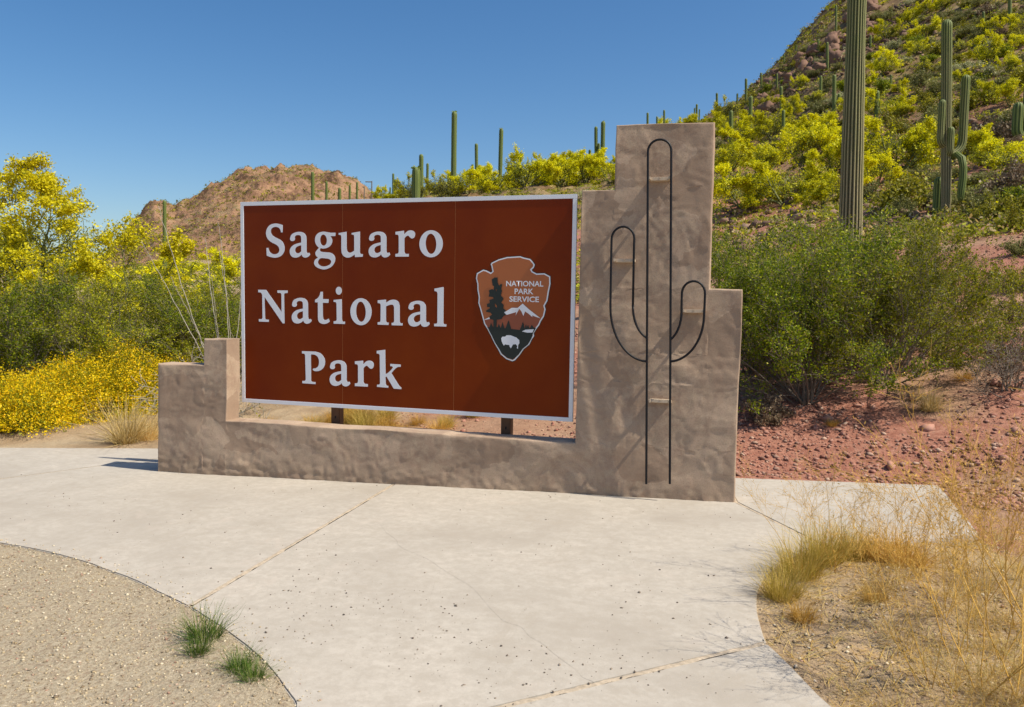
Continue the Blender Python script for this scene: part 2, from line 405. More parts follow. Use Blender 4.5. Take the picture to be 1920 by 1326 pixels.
PAVE = [(-7, -.1), (-2.78, .73), (-.92, 1.08), (.5, 1.1), (5.45, .93), (7.32, 1.02), (7.28, .3), (7.22, -.55), (6.68, -.87), (6.3, -.96), (6.05, -1.15), (5.83, -1.5),
        (5.70, -1.9), (5.655, -2.25), (5.68, -2.76), (5.92, -3.35), (6.3, -4.0), (7.2, -5.4), (8.2, -9), (3.0, -9), (3.7, -6), (3.86, -4.9), (3.83, -4.29), (3.76, -3.88), (3.64, -3.74),
        (3.43, -3.56), (3.07, -3.30), (2.62, -3.05), (2.05, -2.77), (1.42, -2.52), (.57, -2.34), (-1, -2.24), (-2.35, -2.3), (-7, -3.2)]
def seg_dist(x, y, P):
    x = np.asarray(x, float); y = np.asarray(y, float)
    r = np.full(x.shape, 1e9)
    for k in range(len(P)):
        (x0, y0), (x1, y1) = P[k], P[(k+1) % len(P)]
        L2 = (x1-x0)**2+(y1-y0)**2
        t = np.clip(((x-x0)*(x1-x0)+(y-y0)*(y1-y0))/L2, 0, 1)
        r = np.minimum(r, np.hypot(x-x0-t*(x1-x0), y-y0-t*(y1-y0)))
    return r

def ss(a, b, x): 
    t = np.clip((np.asarray(x)-a)/(b-a), 0, 1); return t*t*(3-2*t)

def ground_z(x, y):
    x = np.asarray(x, float); y = np.asarray(y, float)
    d = np.hypot(x-CX, y-CY)
    z = base_z(x, y)
    z = z + 0.035*fbm(x*1.1, y*1.1, octv=4, seed=3)*ss(8, 12, d)
    z = z + 0.30*fbm(x*.22, y*.22, octv=3, seed=9)*ss(18, 40, d)
    rocky = ss(25, 70, d)
    z = z + rocky*(0.55*np.abs(fbm(x*.35, y*.35, octv=4, seed=21)) - .2)
    near = d < 14
    if np.any(near):
        pz = plane_z(x)
        inside = in_poly(x, y, PAVE); sd = seg_dist(x, y, PAVE)
        sd = np.where(inside, -sd, sd)
        zr = pz - 0.003 + 0.007*fbm(x*3, y*3, octv=3, seed=5)                      # flush ground beside the slabs
        isl = (x > 5.5) & (y < 0.2)
        zr = np.where(isl, pz - 0.02 + 0.02*fbm(x*4, y*4, octv=4, seed=6) + 0.05*ss(0.1, 0.8, sd), zr)
        front = (y < 0.5) & ~((x > 7.0) & (y > -1.2))
        w = np.where(front, 1.0, 1-ss(0.05, 0.9, sd))
        w = np.where((x > 7.0) & (y <= 0.5), 1-ss(0.1, 1.4, sd)*ss(-1.6, -0.4, y), w)
        w = w*(1-ss(11, 14, d))
        z = np.where(near, z*(1-w)+zr*w, z)
        z = np.where(sd < -0.14, np.minimum(z, pz-0.06), np.where(inside, np.minimum(z, pz-0.010), z))
    return z

def at(px, d):
    """a ground point on the bearing of column px, d metres off"""
    a = px_az(px)
    for _ in range(3):
        x, y = CX + d*math.sin(a), CY + d*math.cos(a)
        q = np.array([x, y, float(ground_z(np.array([x]), np.array([y]))[0])])-C
        a += (px - 960 - F*(q @ RT)/(q @ FW))/F*math.cos(a-YAW)**2
    x, y = CX + d*math.sin(a), CY + d*math.cos(a)
    return np.array([x, y, float(ground_z(np.array([x]), np.array([y]))[0])])
def ray(px, py): return FW + RT*(px-960)/F - UP*(py-663)/F
_tt = np.concatenate([np.linspace(3, 30, 500), np.geomspace(30, 320, 500)])
def on_ground(px, py):
    r = ray(px, py); r = r/np.hypot(r[0], r[1])
    x, y = CX+_tt*r[0], CY+_tt*r[1]; z = CZ+_tt*r[2]
    g = ground_z(x, y)
    below = np.nonzero(z < g)[0]
    k = below[0] if len(below) else int(np.argmin(np.where(_tt < 150, (z-g)/_tt, 9)))
    return np.array([x[k], y[k], g[k]])
def dist(P): return math.hypot(P[0]-CX, P[1]-CY)
def depth(P): return float((np.asarray(P)-C) @ FW)
def z_at(P, px, py):
    r = ray(px, py); return CZ + r[2]/math.hypot(r[0], r[1])*dist(P)
def metres(P, n): return n*depth(P)/F

# polar ground sheet
az = np.concatenate([np.linspace(-math.pi, YAW-.85, 60)[:-1], np.linspace(YAW-.85, YAW+.85, 520), np.linspace(YAW+.85, math.pi, 70)[1:]])
rad = np.concatenate([[0.3, 1.0, 1.6], np.linspace(2.0, 12, 130), np.geomspace(12.15, 260, 190), np.geomspace(275, 3500, 22)])
A, R_ = np.meshgrid(az, rad)
X = CX + R_*np.sin(A); Y = CY + R_*np.cos(A)
Z = ground_z(X, Y)
na, nr = len(az), len(rad)
idx = np.arange(na*nr).reshape(nr, na)
q = np.stack([idx[:-1, :-1], idx[:-1, 1:], idx[1:, 1:], idx[1:, :-1]], -1).reshape(-1, 4)
me = new_mesh('ground', np.stack([X, Y, Z], -1), quads=q, mats=[M_GROUND], smooth=True)
xf, yf = X.ravel(), Y.ravel(); df = R_.ravel(); pxs = 960+F*np.tan(np.clip(A.ravel()-YAW, -1.3, 1.3))
island_m = (yf < 0.0) & (xf > 5.3)
redm = ss(620, 900, pxs + 90*fbm(xf*.4, yf*.4, seed=31))*(~island_m)*(yf > 0.2) + ((yf > -1.4) & (xf > 7.2))*ss(-1.4, -.5, yf)*(yf <= 0.2)
redm = redm*(1-0.5*ss(0.1, .6, fbm(xf*.5, yf*.5, seed=33)))
roadm = ((xf < 4.5) & (yf < 0.4))*1.0
hillm = ss(28, 60, df + 8*fbm(xf*.1, yf*.1, seed=35))*ss(300, 700, pxs)
attr(me, 'red_gravel', np.clip(redm, 0, 1)); attr(me, 'road_gravel', roadm); attr(me, 'hill_rock', np.clip(hillm, 0, 1))
tag(obj('ground', me), kind='structure')

# far rocky mound
M_FAR, nt, b, o = mat('far_hill_rock')
c = ramp(nt, noise(nt, 0.12, 9, 0.72), [(0.36, (0.08, 0.045, 0.026)), (0.46, (0.26, 0.145, 0.085)), (0.57, (0.40, 0.23, 0.135)), (0.7, (0.36, 0.25, 0.14))])
shr = ramp(nt, noise(nt, 0.5, 6, 0.75), [(0.5, (0, 0, 0)), (0.6, (1, 1, 1))])
big = ramp(nt, noise(nt, 0.035, 4, 0.6), [(0.38, (0, 0, 0)), (0.6, (0.8, 0.8, 0.8))])
sm = N(nt, 'ShaderNodeMix', data_type='RGBA', blend_type='MULTIPLY'); sm.inputs[0].default_value = 1
nt.links.new(shr, sm.inputs[6]); nt.links.new(big, sm.inputs[7])
c = mix(nt, sm.outputs[2], c, (0.20, 0.185, 0.09))
nt.links.new(c, b.inputs['Base Color']); b.inputs['Roughness'].default_value = 0.95; b.inputs['Specular IOR Level'].default_value = 0.1
nt.links.new(bump(nt, noise(nt, 0.25, 8, 0.7), 0.8, 3.0), b.inputs['Normal'])
HD = 330.0
prof_px = np.array([-900, 60, 200, 262, 292, 330, 360, 400, 430, 465, 500, 540, 580, 610, 635, 655, 690, 720, 780, 900])
prof_py = np.array([560, 535, 480, 415, 390, 394, 378, 352, 338, 325, 319, 317, 319, 326, 333, 344, 366, 385, 420, 470])
NX, NY = 640, 160
pxg = np.linspace(-900, 900, NX); vg = np.linspace(-1, 1, NY)
PX, V = np.meshgrid(pxg, vg)
azg = YAW + np.arctan((PX-960)/F)
Dg = HD + 110*V
Xh, Yh = CX+Dg*np.sin(azg), CY+Dg*np.cos(azg)
ptop = np.interp(PX, prof_px, prof_py)
rr = FW[None, None, :] + RT*((PX-960)/F)[..., None] - UP*((ptop-663)/F)[..., None]
ht = CZ + rr[..., 2]/np.hypot(rr[..., 0], rr[..., 1])*HD
env = np.where(V < 0, 1-np.abs(V)**1.5, 1-V**2)
Zh = ht*np.clip(env, 0, 1) - 3*np.abs(V)
rk = np.abs(fbm(Xh*.045, Yh*.045, Zh*.045, octv=5, seed=41))
Zh = Zh + (2.8*(rk-.35) + 2.4*np.abs(fbm(Xh*.16, Yh*.16, octv=4, seed=44))-.9)*np.clip(env, 0, 1)*np.clip(ht/30, 0, 1)
idx = np.arange(NX*NY).reshape(NY, NX)
q = np.stack([idx[:-1, :-1], idx[:-1, 1:], idx[1:, 1:], idx[1:, :-1]], -1).reshape(-1, 4)
me = new_mesh('hill', np.stack([Xh, Yh, Zh], -1), quads=q, mats=[M_FAR], smooth=False)
tag(obj('hill', me), kind='structure')
HILL_PTS = np.stack([Xh, Yh, Zh], -1)[20:90:1].reshape(-1, 3)

# ------------------------------------------------------------------ curves for outlines
def outline(pts, per=6):
    """closed outline; a point is (x, y) smooth or (x, y, 1) corner"""
    n = len(pts); P = np.array([p[:2] for p in pts], float); cr = [len(p) > 2 for p in pts]
    out = []
    for i in range(n):
        j = (i+1) % n; a, b2 = P[i], P[j]; L = np.linalg.norm(b2-a)
        if cr[i] and cr[j]: out.append(a); continue
        def tang(k, other):
            if cr[k]: return (b2-a)
            v = P[(k+1) % n]-P[k-1]; return v/np.linalg.norm(v)*L
        t0, t1 = tang(i, j), tang(j, i)
        for s in range(per):
            t = s/per; h = (2*t**3-3*t**2+1, t**3-2*t**2+t, -2*t**3+3*t**2, t**3-t**2)
            out.append(h[0]*a+h[1]*t0+h[2]*b2+h[3]*t1)
    return np.array(out)
def ellipse(cx, cy, rx, ry, rot=0, n=28):
    t = np.linspace(0, 2*math.pi, n, endpoint=False); x, y = rx*np.cos(t), ry*np.sin(t)
    return np.stack([cx+x*math.cos(rot)-y*math.sin(rot), cy+x*math.sin(rot)+y*math.cos(rot)], -1)
def flat_shape(name, contours, y, mats, thick=0.0008):
    """contours in (x, z) of an upright plane, filled and given a thickness; front face looks to -y"""
    cu = bpy.data.curves.new(name, 'CURVE'); cu.dimensions = '2D'; cu.fill_mode = 'BOTH'; cu.extrude = thick
    for ct in contours:
        sp = cu.splines.new('POLY'); sp.points.add(len(ct)-1)
        for p, v in zip(sp.points, ct): p.co = (v[0], v[1], 0, 1)
        sp.use_cyclic_u = True
    t = bpy.data.objects.new('shape_source', cu); COL.objects.link(t)
    dg = bpy.context.evaluated_depsgraph_get(); dg.update()
    me = bpy.data.meshes.new_from_object(t.evaluated_get(dg)); me.name = name
    bpy.data.objects.remove(t); bpy.data.curves.remove(cu)
    me.transform(Matrix(((1, 0, 0, 0), (0, 0, -1, y-thick), (0, 1, 0, 0), (0, 0, 0, 1))))
    me.materials.clear()
    for mt in mats: me.materials.append(mt)
    return me

# ------------------------------------------------------------------ pavement slabs
def catmull_run(pts): return outline([p if len(p) > 2 else p for p in pts], 5)
SLABS = [
 [(-7, -.1, 1), (-2.78, .73, 1), (-.92, 1.08, 1), (-.15, 1.1, 1), (-.52, .5, 1), (-1.15, -.46, 1), (-2.35, -2.3, 1), (-7, -3.2, 1)],
 [(-.15, 1.1, 1), (2.50, 1.03, 1), (2.54, -.05, 1), (2.62, -3.05, 1), (2.05, -2.77), (1.42, -2.52), (.57, -2.34), (-1, -2.24), (-2.35, -2.3, 1), (-1.15, -.46, 1), (-.52, .5, 1)],
 [(2.50, 1.03, 1), (5.45, .93, 1), (5.57, 0, 1), (6.12, -1.08, 1), (5.83, -1.5), (5.70, -1.9), (5.655, -2.25), (5.68, -2.76, 1), (4.57, -3.68, 1), (3.83, -4.29, 1), (3.76, -3.88), (3.64, -3.74), (3.43, -3.56), (3.07, -3.30), (2.62, -3.05, 1), (2.54, -.05, 1)],
 [(5.45, .93, 1), (7.32, 1.02, 1), (7.28, .3), (7.22, -.55, 1), (6.68, -.87), (6.3, -.96), (6.12, -1.08, 1), (5.57, 0, 1)],
 [(5.68, -2.76, 1), (5.92, -3.35), (6.3, -4.0), (7.2, -5.4, 1), (8.2, -9, 1), (3.0, -9, 1), (3.7, -6), (3.86, -4.9), (3.83, -4.29, 1), (4.57, -3.68, 1)],
]
def inset(P, g):
    P = np.asarray(P); A = P; B = np.roll(P, -1, 0)
    ar = np.sum(A[:, 0]*B[:, 1]-B[:, 0]*A[:, 1])
    if ar < 0: P = P[::-1]
    out = []
    n = len(P)
    for i in range(n):
        e0 = P[i]-P[i-1]; e1 = P[(i+1) % n]-P[i]
        e0 = e0/np.linalg.norm(e0); e1 = e1/np.linalg.norm(e1)
        n0 = np.array([-e0[1], e0[0]]); n1 = np.array([-e1[1], e1[0]])
        k = n0+n1; k = k/max(0.3, np.dot(k, n0))
        out.append(P[i]+k*g)
    return np.array(out)
pavement = empty('pavement'); tag(pavement, kind='structure')
for k, s in enumerate(SLABS):
    P = inset(catmull_run(s), 0.012)
    bm = bmesh.new()
    wob = 0.006*fbm(P[:, 0]*3, P[:, 1]*3, seed=7)
    vs = [bm.verts.new((p[0]+w, p[1]+w, float(plane_z(p[0])))) for p, w in zip(P, wob)]
    f = bm.faces.new(vs)
    r = bmesh.ops.extrude_face_region(bm, geom=[f])
    for v in r['geom']:
        if isinstance(v, bmesh.types.BMVert): v.co.z -= 0.11
    bm.normal_update()
    top = [e for e in bm.edges if all(abs(v.co.z-float(plane_z(v.co.x))) < 0.02 for v in e.verts) and any(abs(fc.normal.z) < 0.5 for fc in e.link_faces)]
    bmesh.ops.bevel(bm, geom=top, offset=0.007, segments=2, affect='EDGES')
    bmesh.ops.recalc_face_normals(bm, faces=bm.faces[:])
    bmesh.ops.triangulate(bm, faces=[f for f in bm.faces if len(f.verts) > 4])
    obj('slab', bm_mesh('slab', bm, [M_CONC]), pavement)
# sand lying in the joints
def strip(pts, w, z, name, mt, jit=0.3, seed=0, parent=None, n=60):
    pts = np.array(pts, float)
    L = np.concatenate([[0], np.cumsum(np.linalg.norm(np.diff(pts, axis=0), axis=1))])
    s = np.linspace(0, L[-1], n); x = np.interp(s, L, pts[:, 0]); y = np.interp(s, L, pts[:, 1])
    tx, ty = np.gradient(x), np.gradient(y); l = np.hypot(tx, ty); nx_, ny_ = -ty/l, tx/l
    wa = w*(1+jit*vnoise(s*18, s*0, seed=seed)); wb = w*(1+jit*vnoise(s*18, s*0, seed=seed+3))
    wv = np.concatenate([np.stack([x+nx_*wa, y+ny_*wa, plane_z(x)+z], -1), np.stack([x, y, plane_z(x)+z+w*.12], -1), np.stack([x-nx_*wb, y-ny_*wb, plane_z(x)+z], -1)])
    i = np.arange(n-1)
    q = np.concatenate([np.stack([i, i+1, i+1+n, i+n], -1), np.stack([i+n, i+1+n, i+1+2*n, i+2*n], -1)])[:, ::-1]
    return obj(name, new_mesh(name, wv, quads=q, mats=[mt], smooth=True), parent)
for k, pts in enumerate([[(-.15, 1.05), (-.52, .5), (-1.15, -.46), (-2.3, -2.22)], [(2.52, .9), (2.54, -.05), (2.62, -3.0)], [(3.86, -4.26), (4.57, -3.68), (5.66, -2.77)], [(5.5, .9), (5.57, 0), (6.1, -1.04)]]):
    strip(pts, 0.014, -0.004, 'joint_sand', M_DUST, 0.5, k*7, pavement, 90)
for k, pts in enumerate([[(3.0, -1.3), (3.35, -1.75), (3.75, -2.1), (4.05, -2.35), (4.3, -2.75), (4.55, -2.95), (4.75, -3.2), (4.93, -3.37)], [(3.75, -2.1), (3.9, -2.6), (3.86, -2.9)], [(4.72, -3.56), (4.66, -3.8), (4.7, -4.1)], [(3.05, -1.0), (2.85, -1.5), (2.9, -1.9)]]):
    pts = np.array(pts); t = np.linspace(0, len(pts)-1, 40)
    xx = np.interp(t, np.arange(len(pts)), pts[:, 0])+0.022*vnoise(t*3, t*0, seed=k); yy = np.interp(t, np.arange(len(pts)), pts[:, 1])+0.022*vnoise(t*3, t*0, seed=k+5)
    strip(np.stack([xx, yy], -1), 0.0008, 0.0008, 'crack', M_CRACK, 0.9, k, pavement, 80)

# ------------------------------------------------------------------ stucco wall
OUT = [(0, -.28), (0, .947), (.525, .947), (.525, 1.203), (.783, 1.203), (.783, .414), (4.2185, .414), (4.2185, 2.570), (4.4950, 2.570), (4.4950, 3.105), (5.3016, 3.105), (5.3016, 1.741), (5.5584, 1.741), (5.5584, -.28)]
T_W, RW = 0.224, 0.013
def grid_lines(vals, lo, hi, step):
    v = set(np.round(np.arange(lo, hi, step), 4))
    out = set()
    for a in vals:
        for k in (0, .12, .35, .65, 1.0):
            out.add(round(a-RW*k, 4)); out.add(round(a+RW*k, 4))
    keep = [t for t in v if all(abs(t-a) > RW*1.5 for a in vals)]
    return np.array(sorted(t for t in (set(keep) | out) if lo-1e-6 <= t <= hi+1e-6))
gx = grid_lines(sorted({p[0] for p in OUT}), 0, 5.5584, 0.017)
gz = grid_lines(sorted({p[1] for p in OUT}), -.28, 3.105, 0.017)
GX, GZ = np.meshgrid(gx, gz)
cxm, czm = np.meshgrid((gx[1:]+gx[:-1])/2, (gz[1:]+gz[:-1])/2)
cell = in_poly(cxm, czm, OUT)
dB = np.full(GX.shape, 9.0)
for k in range(len(OUT)-1):
    (x0, z0), (x1, z1) = OUT[k], OUT[k+1]
    L2 = (x1-x0)**2+(z1-z0)**2
    t = np.clip(((GX-x0)*(x1-x0)+(GZ-z0)*(z1-z0))/L2, 0, 1)
    dB = np.minimum(dB, np.hypot(GX-x0-t*(x1-x0), GZ-z0-t*(z1-z0)))
rd = np.clip(dB, 0, RW)
yf_ = RW-np.sqrt(np.maximum(0, RW**2-(RW-rd)**2))
def relief(x, z):
    wx, wz = x+.10*fbm(x*2.2, z*2.2, seed=51, octv=3), z+.10*fbm(x*2.2, z*2.2, seed=52, octv=3)
    big = .013*fbm(wx*1.7, wz*2.2, octv=2, seed=53)
    # overlapping trowel passes: lens-shaped lifts with one crisp edge
    a = fbm(wx*3.1, wz*3.6, octv=2, seed=54); tr = .007*(a - np.floor(a*2.2)/2.2)
    b2 = fbm(wx*6, wz*8, octv=3, seed=57); tr = tr+.0022*np.abs(b2)+.0030*ss(.2, .25, fbm(wx*2.6+9, wz*3.6, octv=4, seed=59))+.0012*vnoise(wx*26+wz*9, wz*5, seed=60)*ss(-.2, .5, fbm(x*1.4, z*1.4, seed=66))
    low = ss(.16, -.05, z)*.010*np.abs(fbm(x*9, z*12, octv=4, seed=58))
    return big + tr - low
wf = 1-np.exp(-dB/.012)
yf_ = yf_ + relief(GX, GZ)*wf
nid = -np.ones(GX.shape, int)
used = np.zeros(GX.shape, bool)
for a, b2 in ((0, 0), (0, 1), (1, 0), (1, 1)):
    used[a:a+cell.shape[0], b2:b2+cell.shape[1]] |= cell
nid[used] = np.arange(used.sum())
nF = used.sum()
wobx = .005*fbm(GX*2.5, GZ*2.5, seed=61, octv=3); wobz = .005*fbm(GX*2.5, GZ*2.5, seed=62, octv=3)
vf = np.stack([GX+wobx, yf_, GZ+wobz], -1)[used]
vb = np.stack([GX+wobx, T_W - (RW-np.sqrt(np.maximum(0, RW**2-(RW-rd)**2))) - relief(GX+7, GZ)*wf*.5, GZ+wobz], -1)[used]
ci, cj = np.nonzero(cell)
qf = np.stack([nid[ci, cj], nid[ci, cj+1], nid[ci+1, cj+1], nid[ci+1, cj]], -1)
qb = qf[:, ::-1]+nF
# rim between the two faces
E0 = np.concatenate([qf[:, [0, 1]], qf[:, [1, 2]], qf[:, [2, 3]], qf[:, [3, 0]]])
key = np.sort(E0, 1); u, inv, cnt = np.unique(key, axis=0, return_inverse=True, return_counts=True)
rim = E0[cnt[inv.ravel()] == 1]
rv, rinv = np.unique(rim, return_inverse=True); rinv = rinv.reshape(-1, 2)
NS = 9
lay = []
for s in range(1, NS):
    t = s/NS
    p = vf[rv]*(1-t)+vb[rv]*t
    nz = .0035*fbm(p[:, 0]*4+p[:, 1]*6, p[:, 2]*4+p[:, 1]*3, octv=3, seed=63)
    p = p+np.stack([nz, nz*0, nz], -1)
    lay.append(p)
base = 2*nF; nR = len(rv)
ids = [rv] + [base+s*nR+np.arange(nR) for s in range(NS-1)] + [rv+nF]
qs = []
for s in range(NS):
    a, b2 = ids[s], ids[s+1]
    qs.append(np.stack([a[rinv[:, 1]], a[rinv[:, 0]], b2[rinv[:, 0]], b2[rinv[:, 1]]], -1))
me = new_mesh('stucco_wall', np.concatenate([vf, vb]+lay), quads=np.concatenate([qf, qb]+qs), mats=[M_STUCCO], smooth=True)
me.transform(Matrix(((1, 0, 0, 0), (0, 1, 0.035, -0.02), (0, 0, 1, 0), (0, 0, 0, 1))))
wall = tag(obj('stucco_wall', me), 'low brown stucco wall stepping up to a tall tower right of the sign', 'wall')

# ------------------------------------------------------------------ iron cactus outline on the tower
def tube_path(pts, r, sides=8, cap=True):
    pts = np.array(pts, float); n = len(pts)
    t = np.gradient(pts, axis=0); t /= np.linalg.norm(t, axis=1)[:, None]
    ref = np.array([0, 1.0, 0]); vs = []
    for i in range(n):
        a = np.cross(ref, t[i]); a /= np.linalg.norm(a); b2 = np.cross(t[i], a)
        th = np.arange(sides)/sides*2*math.pi
        vs.append(pts[i]+r*(np.cos(th)[:, None]*a+np.sin(th)[:, None]*b2))
    q = []
    k = np.arange(sides)
    for i in range(n-1):
        q.append(np.stack([i*sides+k, i*sides+(k+1) % sides, (i+1)*sides+(k+1) % sides, (i+1)*sides+k], -1))
    return np.concatenate(vs), np.concatenate(q)
def arc(cx, cz, rx, rz, a0, a1, n=14):
    t = np.radians(np.linspace(a0, a1, n)); return [(cx+rx*math.cos(x), cz+rz*math.sin(x)) for x in t]
YR = -0.105
def rod(name, pts2, parent, y=YR, r=0.0096):
    v, q = tube_path([(p[0]-.006, y, p[1]+max(0, p[1]-1.65)*.013) for p in pts2], r)
    return obj(name, new_mesh(name, v, quads=q, mats=[M_IRON], smooth=True), parent)
cactus = empty('cactus_outline', (4.92, YR, 0.12)); tag(cactus, 'black bent iron rods outlining a saguaro on the stucco tower', 'wall ornament')
cactus.location = (0, 0.0, 0); cactus.rotation_euler = (-0.031, 0, 0)
rod('trunk_rod', [(4.848, .115), (4.782, 2.84)] + arc(4.876, 2.845, .094, .092, 180, 0) + [(4.970, 2.84), (5.040, .13)], cactus)
rod('arm_rod', [(4.823, 1.135)] + arc(4.83, 1.60, .322, .465, 268, 180, 16) + [(4.503, 2.10)] + arc(4.597, 2.14, .094, .10, 180, 0) + [(4.690, 2.1), (4.695, 1.60)] + arc(4.875, 1.60, .18, .285, 180, 250, 10) + [(4.818, 1.315)], cactus)
rod('arm_rod', [(5.012, 1.142)] + arc(5.0, 1.52, .272, .378, 272, 360, 16) + [(5.274, 1.69)] + arc(5.182, 1.70, .092, .10, 0, 180) + [(5.090, 1.66), (5.092, 1.54)] + arc(4.95, 1.54, .142, .24, 0, -62, 10) + [(5.006, 1.318)], cactus)
for (x, z, w) in ((4.874, 2.645, .150), (4.602, 1.972, .150), (5.182, 1.560, .150), (4.932, .806, .158)):
    bm = bmesh.new()
    bm_box(bm, x-w/2, x+w/2, -.052, .02, z-.015, z+.015, .003)
    bm_box(bm, x-.007, x+.007, -.058, -.050, z+.003, z+.0145, .002)
    me = bm_mesh('bracket', bm, [M_BRACKET]); o = obj('bracket', me, cactus)
    for sgn in (-1, 1):
        bm = bmesh.new(); bm_box(bm, x+sgn*(w/2+.004)-.008, x+sgn*(w/2+.004)+.008, YR+.006, .015, z-.012, z+.013, .002)
        obj('standoff', bm_mesh('standoff', bm, [M_BRACKET]), o)

# ------------------------------------------------------------------ sign
YS = 0.245
sign = empty('park_sign', (2.48, YS, 0)); sign.location = (.80*(1-math.cos(.035))-.0086, .80*math.sin(.035), 0); sign.rotation_euler = (0, 0, -0.035)
tag(sign, 'large brown sign board with white serif letters and an arrowhead emblem', 'sign')
SX0, SX1, SZ0, SZ1 = 0.7958, 4.1712, 0.5688, 2.5457
FB = 0.037
xs = [SX0+.012, 1.916, 3.053, SX1-.012]
for k in range(3):
    bm = bmesh.new(); bm_box(bm, xs[k]+.0014, xs[k+1]-.0014, YS, YS+.018, SZ0+.012, SZ1-.012)
    obj('sign_panel', bm_mesh('sign_panel', bm, [M_SIGN]), sign)
for x in xs[1:3]:
    bm = bmesh.new(); bm_box(bm, x-.0013, x+.0013, YS+.0008, YS+.015, SZ0+.02, SZ1-.02)
    obj('seam_strip', bm_mesh('seam_strip', bm, [M_SEAM]), sign)
bm = bmesh.new(); bm_box(bm, SX0+.02, SX1-.02, YS+.0185, YS+.035, SZ0+.02, SZ1-.02)
obj('backing_board', bm_mesh('backing_board', bm, [M_SEAM]), sign)
for (x0, x1, z0, z1) in ((SX0, SX1, SZ1-FB, SZ1), (SX0, SX1, SZ0, SZ0+FB), (SX0, SX0+FB, SZ0+FB, SZ1-FB), (SX1-FB, SX1, SZ0+FB, SZ1-FB)):
    bm = bmesh.new(); bm_box(bm, x0, x1, YS-.004, YS+.022, z0, z1, .002)
    obj('border_strip', bm_mesh('border_strip', bm, [M_WHITE]), sign)
for z in (.85, 2.2):
    bm = bmesh.new(); bm_box(bm, SX0+.1, SX1-.1, YS+.0355, YS+.0815, z-.03, z+.03, .003)
    obj('mounting_rail', bm_mesh('mounting_rail', bm, [M_POST]), sign)
for x in (1.79, 3.53):
    bm = bmesh.new(); bm_box(bm, x-.046, x+.046, YS+.082, YS+.172, -.35, 2.3, .006)
    p = obj('post', bm_mesh('post', bm, [M_POST]), sign)
    bm = bmesh.new(); bm_box(bm, x-.004, x+.010, YS+.0802, YS+.0815, .45, .475)
    obj('post_slot', bm_mesh('post_slot', bm, [M_IRON]), p)

